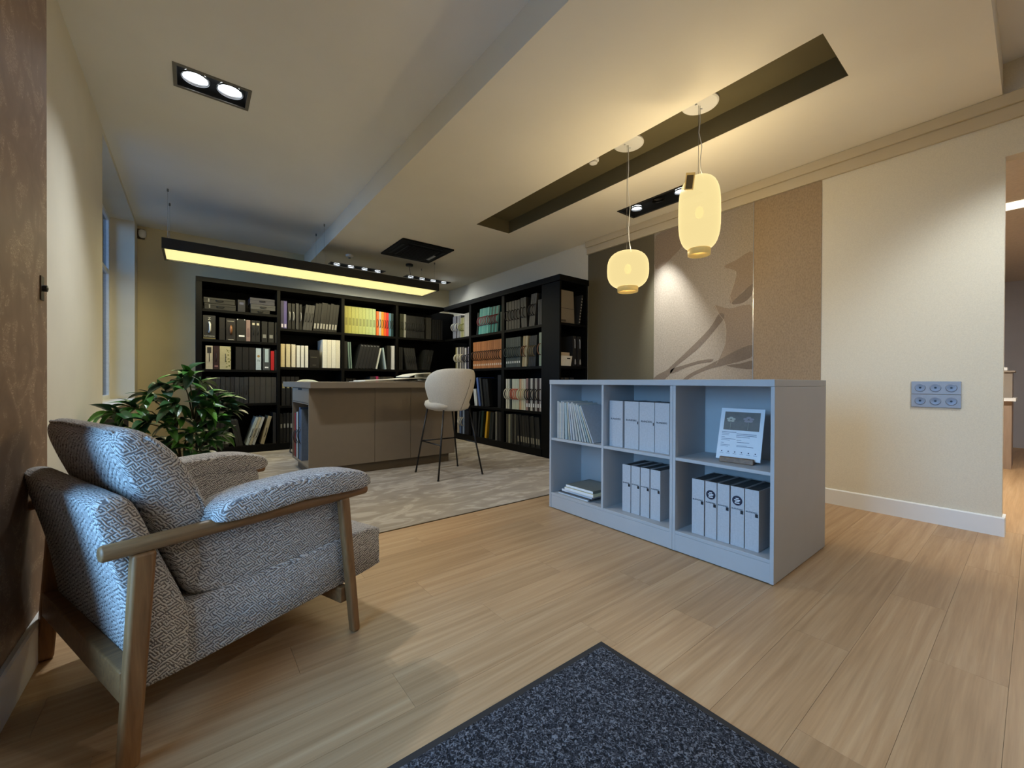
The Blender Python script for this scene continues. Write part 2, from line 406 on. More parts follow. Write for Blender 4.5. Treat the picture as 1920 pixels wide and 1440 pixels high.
MB().box(0, .004, -.02, .02, -.045, .045).build('plate', M('bronze_plate', (70, 58, 48), .4, metal=.6), ol, bevel=.001)
MB().lathe([(.012, 0), (.012, .012), (.007, .013), (.004, .014)], seg=14).build('key_barrel', BLACKM, ol, rot=(0, PI / 2, 0), loc=(.004, 0, 0))

def window(name, label, x, y0, y1, z0, z1, mull, trans, f=.05, glass=GLASS):
    fr = MB().box(x - .03, x + .03, y0, y0 + f, z0, z1).box(x - .03, x + .03, y1 - f, y1, z0, z1).box(x - .03, x + .03, y0 + f, y1 - f, z0, z0 + f).box(x - .03, x + .03, y0 + f, y1 - f, z1 - f, z1)
    w = struct(fr.build(name, WINWHITE, bevel=.004), label)
    for my in mull: MB().box(x - .025, x + .025, my - f / 2, my + f / 2, z0 + f, z1 - f).build('mullion', WINWHITE, w)
    for tz in trans: MB().box(x - .025, x + .025, y0 + f, y1 - f, tz - f / 2, tz + f / 2).build('transom', WINWHITE, w)
    ys = [y0 + f] + [v for my in mull for v in (my - f / 2, my + f / 2)] + [y1 - f]
    for i in range(0, len(ys), 2): MB().box(x - .003, x + .003, ys[i], ys[i + 1], z0 + f, z1 - f).build('pane', glass, w)
    return w
window('window_1', 'tall shop window with white frame', -.70, WY0, WY1, WZ0, WZ1, [], [])
w2 = window('window_2', 'white framed window deep in the wall niche', -.85, 4.77, 7.16, .77, 3.045, [5.96], [2.35], glass=glass_mat('dimming_window_glass', (.46, .49, .52)))  # pane tint put in to hold back the daylight from the niche
tag(MB().box(-.89, -.56, 4.78, 7.15, .745, .77).build('window_sill', WHITE, w2, bevel=.004), 'white window sill')
MB().box(-.822, -.80, 5.86, 5.90, 1.25, 1.36).build('window_handle', WINWHITE, w2, bevel=.004)

struct(MB().box(-40, -.9, -30, 40, -.3, -.14).build('street_ground', M('street_asphalt', (112, 112, 114), .9, (3, .1))), 'grey street outside the windows')

# back, right and front walls
struct(MB().box(-.89, 4.30, 7.5, 7.62, 0, ZC).build('wall_back', BACKW), 'cream back wall behind the black bookcase')
XR = 4.19
wr = MB().box(XR, XR + .11, .137, 7.5, 0, ZC).box(XR, XR + .11, -.85, .137, 2.486, ZC).box(XR, XR + .11, -2.4, -.85, 0, ZC)
wall_right = struct(wr.build('wall_right', RWALL), 'cream linen wall with wallpaper panels and a doorway')
tag(MB().box(XR - .004, XR, 2.716, 3.717, 0, 2.71).build('wallpaper_panel', OLIVE, wall_right), 'plain dark olive wallpaper drop')
mural = tag(MB().box(XR - .004, XR, 1.660, 2.716, 0, 2.71).build('wallpaper_panel', MURAL, wall_right), 'shimmering mural drop with large branch and petals')
tag(MB().box(XR - .006, XR, 1.126, 1.654, 0, 2.71).build('wallpaper_panel', TAN, wall_right), 'tan woven wallpaper drop')
tag(MB().box(XR - .009, XR, 1.654, 1.660, 0, 2.71).build('metal_strip', CHROME, wall_right), 'thin bright metal strip between two wallpapers')
def decal(poly, mat, lift, nm):
    poly = [(min(2.714, max(1.662, q.x)), q.y) for q in smooth_poly([Vector((*p, 0)) for p in poly], 4)]
    MB().prism(poly, 'x', XR - .004 - lift, XR - .004 - lift + .0005).build(nm, mat, mural)
P_ = {  # outlines on the wall, (y, z) in metres
 'petal_big': [(2.02, 1.79), (1.98, 1.70), (1.925, 1.62), (1.905, 1.52), (1.915, 1.38), (1.96, 1.27), (2.00, 1.19), (1.83, 1.30), (1.662, 1.345), (1.662, 1.70), (1.74, 1.75), (1.88, 1.735)],
 'petal_top': [(1.93, 2.16), (1.815, 2.20), (1.662, 2.24), (1.662, 1.95), (1.745, 1.89), (1.855, 1.78), (1.872, 1.86), (1.83, 1.98), (1.815, 2.09)],
 'petal_left': [(2.70, 2.30), (2.45, 2.42), (2.25, 2.60), (2.30, 2.68), (2.70, 2.68)],
 'petal_side': [(1.80, 1.56), (1.662, 1.62), (1.662, 1.46), (1.74, 1.48)],
 'stalk': [(1.972, 1.70), (2.075, 1.555), (2.27, 1.375), (2.49, 1.19), (2.55, 1.14), (2.712, 1.05), (2.712, .86), (2.62, .99), (2.505, 1.10), (2.425, 1.19), (2.20, 1.355), (2.02, 1.535), (1.925, 1.655)],
 'branch': [(2.60, .80), (2.40, 1.00), (2.27, 1.10), (2.10, 1.175), (1.94, 1.25), (1.80, 1.32), (1.662, 1.36), (1.662, 1.255), (1.77, 1.21), (1.955, 1.17), (2.06, 1.145), (2.23, 1.08), (2.35, .99), (2.52, .80)],
 'twig': [(2.49, 1.15), (2.325, 1.195), (2.16, 1.235), (2.035, 1.24), (2.06, 1.215), (2.16, 1.205), (2.325, 1.165), (2.49, 1.10)],
 'stalk_top': [(1.855, 1.78), (1.77, 1.86), (1.662, 1.94), (1.662, 1.85), (1.745, 1.775)],
 'leaf_low': [(1.90, 1.17), (1.662, 1.13), (1.662, 1.21), (1.76, 1.19)],
}
for k in ('petal_big', 'petal_top', 'petal_left'): decal(P_[k], MUR_M, .0004, 'printed_petal')
for k in ('stalk', 'branch', 'twig', 'stalk_top', 'leaf_low'): decal(P_[k], MUR_D, .0010, 'printed_branch')
for k, i0, i1 in (('petal_big', 0, 7), ('petal_top', 5, 9)):
    seg_ = P_[k][i0:i1]
    MB().tube([(XR - .0052, a, b) for a, b in seg_], .0012, 4).build('printed_outline', MUR_L, mural)
struct(MB().prism([(XR, 0), (XR - .016, 0), (XR - .016, .118), (XR - .010, .125), (XR, .125)], 'y', .125, 3.70).build('baseboard_right', WHITE), 'white baseboard along the cream right wall')
struct(MB().box(XR, XR + .12, .123, .137, 0, .125).build('baseboard_doorway', WHITE), 'white baseboard returning into the doorway')
struct(MB().box(XR - .025, XR, -2.3, 3.727, 2.712, 2.80).box(XR - .045, XR, -2.3, 3.735, 2.80, 2.878).build('trim_2', CORN, bevel=.003), 'stepped beige cornice above the wallpaper panels')
struct(MB().box(-.89, 4.30, -2.5, -2.4, 0, ZC).build('wall_front', CREAM), 'cream wall behind the viewer')

# ceiling with recesses for the downlights
DL = (-.09, .32, 3.52, 3.76); DL2 = (3.05, 3.46, -.42, -.18); DL_FILL = (1.95, 2.36, -1.1, -.86)
holes_up = [DL, DL2, DL_FILL]
ceiling = struct(slab_cells(MB(), -.89, 4.30, -2.5, 7.62, ZC, ZC + .14, holes_up).box(-.2, .45, 3.4, 3.9, ZC + .14, ZC + .16).box(2.9, 3.6, -.6, 0, ZC + .14, ZC + .16).box(1.8, 2.5, -1.3, -.7, ZC + .14, ZC + .16).build('ceiling', CEIL), 'plain painted main ceiling')
REC = (2.67, 3.16, .72, 4.13)
D3 = (3.69, 3.955, 2.06, 2.83)
DB1 = (1.72, 2.58, 6.84, 6.98); DB2 = (2.98, 3.84, 6.84, 6.98)
slab_cells(MB(), 1.46, XR, .15, 7.5, ZS, ZC, [REC, D3, DB1, DB2]).build('soffit', SOFF, ceiling)
r0, r1, r2, r3 = REC; ZT = 3.035
tag(MB().box(r0, r1, r2, r3, ZT, ZT + .01).box(r0, r0 + .003, r2, r3, ZS + .002, ZT).box(r1 - .003, r1, r2, r3, ZS + .002, ZT).box(r0, r1, r2, r2 + .003, ZS + .002, ZT).box(r0, r1, r3 - .003, r3, ZS + .002, ZT).build('recess_lining', OLIVE_D, ceiling), 'dark olive painted lighting slot')

# room beyond the doorway
BACKROOM = M('far_room_wall', (172, 174, 184), .85, (4, .04)); BACKCEIL = M('far_room_ceiling', (196, 184, 166), .9)
struct(MB().box(10.2, 10.3, -2.4, 2.6, 0, 2.7).box(4.30, 10.3, 2.6, 2.7, 0, 2.7).box(4.30, 10.3, -2.5, -2.4, 0, 2.7).build('wall_far_room', BACKROOM), 'blue-grey wall of the room beyond the doorway')
struct(MB().box(4.30, 10.3, -2.5, 2.7, 2.62, 2.72).build('ceiling_far_room', BACKCEIL), 'beige ceiling of the room beyond the doorway')

# ================================================================== LIGHT FITTINGS
def downlight(name, label, rect, z, lamps, axis, depth, bezel, watts, group=None, fb=.018, cone=58, r=.045, drop=0):
    """recessed tray: bezel frame, black housing, gimbal lamps; lamps = [(pos along axis, lit, target)]"""
    x0, x1, y0, y1 = rect; cx, cyy = (x0 + x1) / 2, (y0 + y1) / 2
    t = thing(name, label, 'ceiling light', (cx, cyy, z), 0, group)
    X0, X1, Y0, Y1 = x0 - cx, x1 - cx, y0 - cyy, y1 - cyy
    e = .001
    MB().box(X0 - fb, X1 + fb, Y0 - fb, Y0 + .004, -.006, 0).box(X0 - fb, X1 + fb, Y1 - .004, Y1 + fb, -.006, 0).box(X0 - fb, X0 + .004, Y0 + .004, Y1 - .004, -.006, 0).box(X1 - .004, X1 + fb, Y0 + .004, Y1 - .004, -.006, 0).build('bezel', bezel, t)
    MB().box(X0 + e, X0 + .004, Y0 + e, Y1 - e, 0, depth).box(X1 - .004, X1 - e, Y0 + e, Y1 - e, 0, depth).box(X0 + .004, X1 - .004, Y0 + e, Y0 + .004, 0, depth).box(X0 + .004, X1 - .004, Y1 - .004, Y1 - e, 0, depth).box(X0 + e, X1 - e, Y0 + e, Y1 - e, depth, depth + .003).build('housing', DARKEMPTY, t)
    for pos, lit, target in lamps:
        lx, ly = (pos - cx, 0) if axis == 'x' else (0, pos - cyy)
        lp = MB().lathe([(r * 1.15, .012), (r * 1.2, .020), (r * 1.05, .030), (r * .95, .034), (r * 1.0, .024), (r * 1.05, .014)], (lx, ly, -drop), 28, caps=False)
        lamp = lp.build('lamp', CHROME if lit else BLACKM, t, smooth=True)
        MB().lathe([(r * .98, .030), (r * .98, .036), (.001, .036)], (lx, ly, -drop), 28, caps=False).build('lens', SPOT_E if lit else M('unlit_lens', (40, 40, 42), .2), lamp, smooth=True)
        if lit: spot_light(t, (lx, ly, -.012), (target[0] - cx, target[1] - cyy, target[2] - z), watts, cone)
    return t
downlight('recessed_downlight', 'grey two-lamp recessed downlight in the main ceiling', DL, ZC, [(0.015, 1, (.5, 3.0, 0)), (.215, 1, (.9, 3.6, 0))], 'x', .10, GREYM, SPOT_W * 2.1, r=.07, cone=108)
downlight('recessed_downlight', 'grey two-lamp recessed downlight above the doorway wall', DL2, ZC, [(3.155, 1, (4.19, .45, .9)), (3.355, 1, (4.19, .15, .9))], 'x', .10, GREYM, SPOT_W * 1.4, r=.07, cone=58)
downlight('recessed_downlight', 'grey two-lamp fill downlight added unseen near the entrance wall', DL_FILL, ZC, [(2.055, 1, (1.8, .3, 0)), (2.255, 1, (2.6, .2, 0))], 'x', .10, GREYM, SPOT_W * .7, r=.07, cone=120)  # unseen fill lamp, added to brighten the foreground and the console side
downlight('recessed_spot_tray', 'black three-lamp spot tray beside the wallpaper panels, middle lamp off', D3, ZS, [(2.70, 1, (4.19, 2.45, 1.45)), (2.44, 0, None), (2.19, 1, (3.3, 1.9, 0))], 'y', .10, BLACKM, SPOT_W * 6.0, cone=40, r=.052)
for k, rect in enumerate((DB1, DB2)):
    xs = [rect[0] + .10 + i * .22 for i in range(4)]
    downlight('recessed_spot_tray', ['black four-lamp spot tray above the back bookcase near the smoke detector', 'black four-lamp spot tray above the bookcase corner'][k], rect, ZS,
              [(xx, 1 if i < 3 else 1, (xx + (.1 if k == 0 else .25) * (i - 1), 6.76, 1.3) if not (k and i == 3) else (3.75, 5.6, 1.6)) for i, xx in enumerate(xs)], 'x', .09, BLACKM, SPOT_W * .30, 'spot trays by the bookcases', fb=.012, cone=165, r=.045, drop=.034)

# long suspended light
LX0, LX1, LY0, LY1, LZ0, LZ1 = -.265, 3.06, 5.80, 6.38, 2.43, 2.545
lt = thing('linear_pendant_light', 'long black rectangular pendant light with glowing yellow underside', 'pendant light', ((LX0 + LX1) / 2, (LY0 + LY1) / 2, LZ0))
hx, hy, hz = (LX1 - LX0) / 2, (LY1 - LY0) / 2, LZ1 - LZ0
MB().box(-hx, hx, -hy, -hy + .022, 0, hz).box(-hx, hx, hy - .022, hy, 0, hz).box(-hx, -hx + .022, -hy + .022, hy - .022, 0, hz).box(hx - .022, hx, -hy + .022, hy - .022, 0, hz).build('housing_frame', BLACKM, lt)
MB().box(-hx + .022, hx - .022, -hy + .022, hy - .022, .09, .10).build('housing_top', BLACKM, lt)
MB().box(-hx + .022, hx - .022, -hy + .022, hy - .022, .012, .018).build('diffuser', emit_mat('yellow_diffuser', (1.0, .89, .38), 1.5), lt)
l = bpy.data.lights.new('lamp_light', 'AREA'); l.shape = 'RECTANGLE'; l.size = hx * 2 - .08; l.size_y = hy * 2 - .08; l.energy = LINEAR_W; l.color = LINEAR_C
lo = bpy.data.objects.new('lamp_light', l); COL.objects.link(lo); lo.parent = lt; lo.location = (0, 0, .010)
lu = bpy.data.lights.new('lamp_light', 'AREA'); lu.shape = 'RECTANGLE'; lu.size = hx * 2 - .1; lu.size_y = hy * 2 - .1; lu.energy = LINEAR_W * .25; lu.color = LINEAR_C
for cx_ in (-hx + .05, -.012 * 0 + 1.385 - (LX0 + LX1) / 2, hx - .05):
    for cy_ in (-hy + .06, hy - .06):
        top = (ZC if cx_ + (LX0 + LX1) / 2 < 1.45 else ZS) - LZ0
        MB().tube([(cx_, cy_, .10), (cx_, cy_, top)], .0012, 5).build('cable', GREYM, lt)
        MB().lathe([(.009, top - .03), (.009, top)], (cx_, cy_, 0), 10).build('cable_anchor', GREYM, lt)
# its power feed
pf = thing('cable_rose', 'round black cable rose with a short feed beside the air conditioner', 'cable rose', (2.74, 6.2, ZS))
MB().lathe([(.058, 0), (.058, -.028), (.05, -.034)], seg=24).build('rose', BLACKM, pf, smooth=False)
MB().tube([(0, 0, -.03), (.008, -.004, -.12), (.028, -.012, -.24), (.035, -.015, -.335)], .004, 6).build('feed_cable', BLACKM, pf, smooth=True)

# lantern pendants
def lantern(label, x, y, prof, zc, neck, rose_r, watts, tagged=False):
    t = thing('lantern_pendant', label, 'pendant light', (x, y, ZT))
    MB().lathe([(rose_r, 0), (rose_r, -.010), (rose_r * .92, -.016), (.03, -.022)], seg=36).build('ceiling_rose', WHITE, t, smooth=False)
    for q in (-.3, .3):
        MB().lathe([(.008, -.022), (.008, -.030), (.005, -.032)], (rose_r * q, .01, 0), 10).build('rose_screw', WINWHITE, t)
    sh = MB().lathe([(r, z - ZT) for r, z in prof], seg=40, caps=False).build('shade', opal_mat('opal_shade', (1.0, .80, .36), 1.55, .26), t, smooth=True)
    zb, rb = neck
    MB().lathe([(rb, zb + .045 - ZT), (rb * 1.03, zb + .04 - ZT), (rb, zb - ZT), (rb - .006, zb - ZT), (rb - .006, zb + .045 - ZT)], seg=36, caps=False).build('neck_ring', M('shade_ring_brass_glow', (196, 164, 96), .5, emit=((1.0, .70, .22), .35)), t, smooth=True)  # brass emits faintly, standing in for lamp light on the ring
    zt = max(z for _, z in prof)
    MB().tube([(-.012, .004, -.02), (-.012, .004, zt - ZT)], .0016, 5).build('suspension_wire', GREYM, t)
    L_ = -ZT + zt
    MB().tube([(0, 0, -.02), (.004, 0, L_ * .25), (-.004, .004, L_ * .4), (.016, -.008, L_ * .58), (.004, -.002, L_ * .78), (.010, -.004, L_ * .9), (.03, -.012, L_)], .0028, 6).build('flex', WHITE, t, smooth=True)
    zm = (prof[0][1] + prof[-1][1]) / 2 - ZT
    MB().lathe([(.002, .05), (.022, .035), (.03, 0), (.022, -.03), (.002, -.04)], (0, 0, zm), 16).build('bulb', emit_mat('bulb_glow', (1.0, .80, .36), .8), t, smooth=True)
    l = bpy.data.lights.new('lamp_light', 'POINT'); l.energy = watts; l.color = PEND_C; l.shadow_soft_size = .06
    o = bpy.data.objects.new('lamp_light', l); COL.objects.link(o); o.parent = t; o.location = (0, 0, zm)
    if tagged:
        pt = MB().box(-.030, .030, -.001, .001, -.058, .058).build('price_tag', paper_glow('tag_border', (224, 210, 170)), t, loc=(-.155, -.010, 2.415 - ZT), rot=(.10, .12, -1.05))
        MB().box(-.022, .022, -.0022, -.001, -.05, .042).build('tag_print', paper_glow('grey_tag', (130, 122, 96)), pt)
    return t
def superell(r, z0, z1, n=18, p=2.7, rmin=.06, top_r=.03):
    zc, h = (z0 + z1) / 2, (z1 - z0) / 2; out = []
    for i in range(n + 1):
        a = -PI / 2 + PI * i / n
        c, s_ = math.cos(a), math.sin(a)
        out.append((max(r * abs(c) ** (2 / p), .0015), zc + h * math.copysign(abs(s_) ** (2 / p), s_)))
    out = [(q, z) for q, z in out if not (z < zc and q < rmin)]
    return [(rmin, out[0][1])] + out
lantern('squat glowing yellow glass lantern pendant', 2.92, 2.148, superell(.172, 1.80, 2.115), 1.96, (1.770, .084), .125, PEND_W)
lantern('tall glowing yellow glass lantern pendant with a hanging tag', 2.908, 1.52, superell(.142, 1.965, 2.497, p=3.2, rmin=.07), 2.23, (1.928, .076), .125, PEND_W, True)

# other ceiling things
ac = thing('air_conditioner_cassette', 'square black ceiling air conditioner cassette', 'air conditioner', (2.545, 5.50, ZS))
MB().box(-.385, .385, -.40, .40, -.022, 0).build('panel', M('ac_black_matt', (7, 7, 8), .6, spec=.12), ac, bevel=.008)
MB().box(-.24, .24, -.25, .25, -.032, -.022).build('grille_frame', M('ac_black_gloss', (12, 12, 13), .4, spec=.2), ac, bevel=.004)
for i in range(12): MB().box(-.22, .22, -.23 + i * .04, -.215 + i * .04, -.036, -.032).build('grille_slat', M('ac_black_matt', (7, 7, 8), .6), ac)
for sx, sy, w_, h_ in ((0, -.315, .25, .02), (0, .315, .25, .02), (-.305, 0, .02, .25), (.305, 0, .02, .25)):
    MB().box(sx - w_, sx + w_, sy - h_, sy + h_, -.027, -.022).build('louvre', M('ac_louvre', (4, 4, 5), .5, spec=.2), ac, bevel=.002)
MB().box(.245, .285, -.02, .20, -.034, -.022).build('display_strip', M('silver_strip', (170, 172, 174), .3), ac)
sd = thing('smoke_detector', 'white round smoke detector on the soffit beside the spot tray', 'smoke detector', (1.84, 6.30, ZS))
MB().lathe([(.055, 0), (.055, -.012), (.048, -.030), (.02, -.036)], seg=28).build('body', WHITE, sd, smooth=False)
MB().lathe([(.016, -.036), (.016, -.055), (.008, -.058)], seg=14).build('sensor', M('detector_grey', (150, 150, 148), .5), sd)
sd2 = thing('fire_detector', 'small white detector in the dark lighting slot', 'smoke detector', (2.88, 2.50, ZT))
MB().lathe([(.05, 0), (.05, -.018), (.036, -.024), (.036, -.04), (.02, -.046)], seg=20).build('body', WHITE, sd2)
sn = thing('motion_sensor', 'small white motion sensor in the wall corner by the ceiling', 'sensor', (-.545, 7.44, 2.98))
MB().box(-.045, .03, .03, .06, -.06, .07).build('bracket', M('sensor_bracket', (92, 78, 60), .5), sn, bevel=.004)
MB().lathe([(.02, .05), (.038, .04), (.042, 0), (.036, -.04), (.018, -.055)], (.01, -.01, 0), 20).build('housing', WHITE, sn, smooth=True)

# ================================================================== SOCKETS ON RIGHT WALL
for k in range(2):
    z0 = .925 - k * .0945
    so = thing('socket_strip', ['grey triple socket plate on the cream wall, upper of two', 'grey triple socket plate on the cream wall, lower of two'][k], 'socket', (XR, .446, z0))
    ALU = M('socket_grey', (150, 153, 160), .45, (30, .03), metal=.3)
    MB().box(-.009, 0, -.125, .125, 0, .0915).build('plate', ALU, so, bevel=.002)
    for q in (-.078, 0, .078):
        d = MB().lathe([(.029, .0), (.028, .0022), (.024, .0018), (.012, .0008), (.007, .0005)], seg=28, caps=False).build('socket_dish', M('socket_dish_grey', (128, 136, 150), .4, metal=.3), so, smooth=True, loc=(-.0092, q, .046), rot=(0, -PI / 2, 0))
        MB().lathe([(.0065, 0), (.0065, .003)], seg=12).build('socket_hole', BLACKM, d)

# ================================================================== FAR ROOM
lp = tag(MB().box(5.75, 5.95, -.9, 1.2, 2.605, 2.62).build('strip_light', emit_mat('strip_glow', (1.0, .93, .74), 2.2)), 'bright strip light on the ceiling beyond the doorway', 'ceiling light')
l = bpy.data.lights.new('lamp_light', 'AREA'); l.shape = 'RECTANGLE'; l.size = .2; l.size_y = 2.0; l.energy = 140; l.color = (1, .94, .82)
o = bpy.data.objects.new('lamp_light', l); COL.objects.link(o); o.parent = lp; o.location = (5.85, .15, 2.60)
rd = thing('reception_desk', 'taupe wood reception desk seen through the doorway', 'desk', (7.55, .30, 0))
DESKW = M('desk_taupe_wood', (152, 132, 116), .6, (6, .12, (1, 6, .6)))
MB().box(0, .5, -.12, 1.1, 0, .80).build('front_panel', DESKW, rd)
MB().box(-.05, .55, -.15, 1.15, .80, .835).build('ledge', PAPER, rd)
MB().box(.12, .5, -.12, 1.1, .835, 1.14).build('upper_cabinet', M('desk_cabinet_taupe', (138, 128, 118), .6, (6, .05)), rd)
MB().box(.10, .52, -.14, 1.1, 1.14, 1.16).build('cabinet_top', M('desk_cabinet_taupe', (138, 128, 118), .6), rd)
tag(MB().box(7.68, 7.95, .22, .42, 1.161, 1.20).build('paper_stack', PAPER, bevel=.002), 'white paper stack on top of the reception desk cabinet', 'paper')
tag(MB().box(7.53, 7.64, .24, .46, .836, .85).build('paper_stack', PAPER, bevel=.002), 'white papers on the ledge of the reception desk', 'paper')

# ================================================================== ARMCHAIR
ac_ = thing('armchair', 'oak framed lounge armchair in grey and white woven fabric', 'armchair', (-.137, 1.43, 0), math.atan2(.358, .934))
def bar(p0, p1, w0, d0, w1, d1, name, mat, parent, bevel=.006):
    """rectangular post from p0 to p1, section w along local x, d along local y"""
    mk = lambda p, w, d: [(p[0] - w / 2, p[1] - d / 2, p[2]), (p[0] + w / 2, p[1] - d / 2, p[2]), (p[0] + w / 2, p[1] + d / 2, p[2]), (p[0] - w / 2, p[1] + d / 2, p[2])]
    return MB().loft([mk(p0, w0, d0), mk(p1, w1, d1)]).build(name, mat, parent, bevel=bevel, seg=3)
for w in (0, .80):
    s = 1 if w == 0 else -1
    bar((.005, w, 0), (.040, w + .010 * s, .548), .044, .036, .052, .036, 'leg', OAKZ, ac_, .010)
    bar((.697, w, 0), (.648, w + .010 * s, .545), .034, .034, .042, .036, 'leg', OAKZ, ac_, .010)
    MB().tube([(-.045, w + .012 * s, .567), (-.04, w + .012 * s, .567), (.30, w + .012 * s, .563), (.64, w + .012 * s, .558), (.752, w + .012 * s, .556), (.757, w + .012 * s, .556)], [.017, .021, .023, .022, .019, .015], 14).build('arm_rail', OAKX, ac_, smooth=True)
    # upholstered arm panel and arm pad
    a0, a1 = (.045, .112) if w == 0 else (.688, .755)
    pillow(MB(), [(.19, .36), (.45, .352), (.665, .36), (.676, .45), (.668, .58), (.43, .60), (.20, .60), (.185, .45)], a0, a1, .018, .022).build('arm_panel', WEAVE, ac_, smooth=True)
    c0, c1 = (-.028, .116) if w == 0 else (.684, .828)
    pr = [(.198, .592), (.225, .574), (.45, .574), (.68, .570), (.745, .572), (.768, .592), (.745, .628), (.66, .655), (.52, .668), (.36, .660), (.25, .642), (.205, .618)]
    if w: pr = [(.2 + (u_ - .2) * .945, z_) for u_, z_ in pr]
    pad = pillow(MB(), pr, c0, c1, .026, .045).build('arm_pad', WEAVE, ac_, smooth=True)
    pw = c0 + .004 if w == 0 else c1 - .004
    MB().tube([(.215, pw, .600), (.30, pw, .606), (.45, pw, .610), (.60, pw, .608), (.72, pw, .598), (.75, pw, .586)], .004, 6).build('piping', WEAVE, pad, smooth=True)
MB().box(-.005, .033, .018, .782, .165, .248).build('rear_stretcher', OAKX, ac_, bevel=.005)
MB().box(.645, .680, .018, .782, .125, .185).build('front_stretcher', OAKX, ac_, bevel=.005)
pillow(MB(), [(.045, .165), (.30, .17), (.60, .182), (.84, .203), (.862, .22), (.860, .31), (.848, .362), (.70, .374), (.40, .364), (.16, .352), (.05, .30), (.04, .20)], .035, .765, .014, .020).build('seat_base', WEAVE, ac_, smooth=True)
pillow(MB(), [(.20, .368), (.50, .372), (.74, .368), (.78, .376), (.775, .396), (.74, .410), (.50, .425), (.22, .420), (.18, .39)], .112, .688, .03, .05).build('seat_cushion', WEAVE, ac_, smooth=True)
pillow(MB(), [(.042, .17), (.036, .22), (.0, .45), (-.048, .655), (-.046, .690), (-.012, .700), (.028, .672), (.085, .52), (.148, .345), (.152, .26), (.146, .18), (.09, .165)], .025, .775, .014, .022, n=5).build('back_shell', WEAVE, ac_, smooth=True)
bc = pillow(MB(), [(.055, .64), (.010, .765), (-.005, .838), (.022, .868), (.075, .850), (.150, .770), (.215, .63), (.245, .50), (.250, .40), (.215, .352), (.175, .352), (.130, .44)], .055, .745, .035, .06, n=6).build('back_cushion', WEAVE, ac_, smooth=True)
for w in (.062, .738):
    MB().tube([(.062, w, .845), (.135, w, .762), (.195, w, .63), (.222, w, .51), (.226, w, .41)], .005, 6).build('piping', WEAVE, bc, smooth=True)
MB().tube([(.004, .10, .858), (.004, .30, .863), (.004, .55, .863), (.004, .70, .858)], .006, 6).build('piping', WEAVE, bc, smooth=True)

# ================================================================== DOORMAT
dm = thing('doormat', 'dark blue-grey entrance mat with black rubber border', 'doormat', (.52, .56, 0))
MB().box(-.72, .72, -.465, .465, .0005, .005).build('rubber_border', M('black_rubber', (30, 31, 34), .7), dm, bevel=.002)
MB().box(-.695, .695, -.44, .44, .005, .0095).build('pile', PILE, dm, bevel=.002)

# ================================================================== CONSOLE SHELF
cs = thing('low_shelf_unit', 'light grey low shelf unit with six compartments', 'shelf unit', (2.25, .79, 0))
CD, CW = .79, 1.605
def cbox(x0, x1, y0, y1, z0, z1, name, mat=GREYL): return MB().box(x0, x1, y0, y1, z0, z1).build(name, mat, cs, bevel=.0012, seg=1)
cbox(-.003, CD, 0, CW, .983, 1.018, 'top_board')
cbox(0, CD, 0, .018, .006, .982, 'side_panel'); cbox(0, CD, CW - .018, CW, .006, .982, 'side_panel')
cbox(.002, CD - .02, .5235, .5415, .006, .982, 'divider'); cbox(.002, CD - .02, .5425, .5605, .006, .982, 'divider'); cbox(.002, CD - .02, 1.063, 1.081, .105, .982, 'divider')
bays = [(.018, .5235), (.5605, 1.063), (1.081, CW - .018)]
for a, b in bays:
    cbox(.003, .35, a, b, .540, .558, 'shelf_board')
    cbox(.003, .35, a, b, .105, .124, 'shelf_board')
cbox(.004, .022, .018, .5415, .006, .104, 'plinth'); cbox(.004, .022, .5425, CW - .018, .006, .104, 'plinth')
for a, b in bays: cbox(.352, .37, a, b, .105, .982, 'back_panel')
cbox(CD - .018, CD, .018, CW - .018, .006, .982, 'rear_panel')

def console_loc(x, y, z): return (2.25 + x, .79 + y, z)
bindm = {}
def binder(name, label, x, y1, w, z, h, d, group, text_z=None, square=None, sticker=False):
    """binder standing with its spine towards -X; y1 is the far (+Y) side"""
    t = thing(name, label, 'binder', (x, y1 - w, z), 0, group)
    MB().prism([(0, 0), (0, w), (d, w), (d, w - .003), (.003, w - .003), (.003, .003), (d, .003), (d, 0)], 'z', 0, h).build('cover', BINDER, t, bevel=.001, seg=1)
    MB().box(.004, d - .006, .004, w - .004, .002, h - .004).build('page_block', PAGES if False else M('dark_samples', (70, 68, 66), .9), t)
    if text_z: text_obj('spine_text', 'BLANDERS', w * .155 if w > .09 else w * .17, INK, t, (-.0006, w * .52, text_z), (PI / 2, 0, -PI / 2))
    if square: MB().box(-.0012, 0, .004 + .0, .004 + square, text_z - .022, text_z - .004).build('spine_tab', INK, t)
    if sticker:
        s = MB().lathe([(.026, 0), (.026, .0012)], seg=28).build('sticker', NAVYINK, t, loc=(-.0001, w / 2, text_z + .045), rot=(0, -PI / 2, 0))
        for q, l_ in ((.012, .016), (.003, .030), (-.004, .022), (-.013, .024)):
            MB().box(-.0022, -.0012, -l_ / 2, l_ / 2, q - .0022, q + .0022).build('sticker_line', PAPER, t, loc=(0, w / 2, text_z + .045))
    return t
ys = [1.838, 1.712, 1.596, 1.482]
for i, y1 in enumerate(ys):
    binder('ring_binder', 'wide pale grey binder, %s from the upright catalogues in the low unit' % ORD[i], 2.30, y1, .111 if i < 3 else .10, .5585, .315, .25, 'binders on the middle upper shelf of the low unit', .19, .006 if i in (1, 2) else None)
ys = [1.742, 1.670, 1.598, 1.524]
for i, y1 in enumerate(ys):
    binder('ring_binder', 'narrow pale grey binder, %s from the flat magazine stack in the low unit' % ORD[i], 2.32, y1, .066 if i < 3 else .07, .1245, .318, .26, 'binders on the middle lower shelf of the low unit', .195, .014)
ys = [1.236, 1.158, 1.089, 1.018, .945]; ws = [.072, .065, .065, .069, .068]
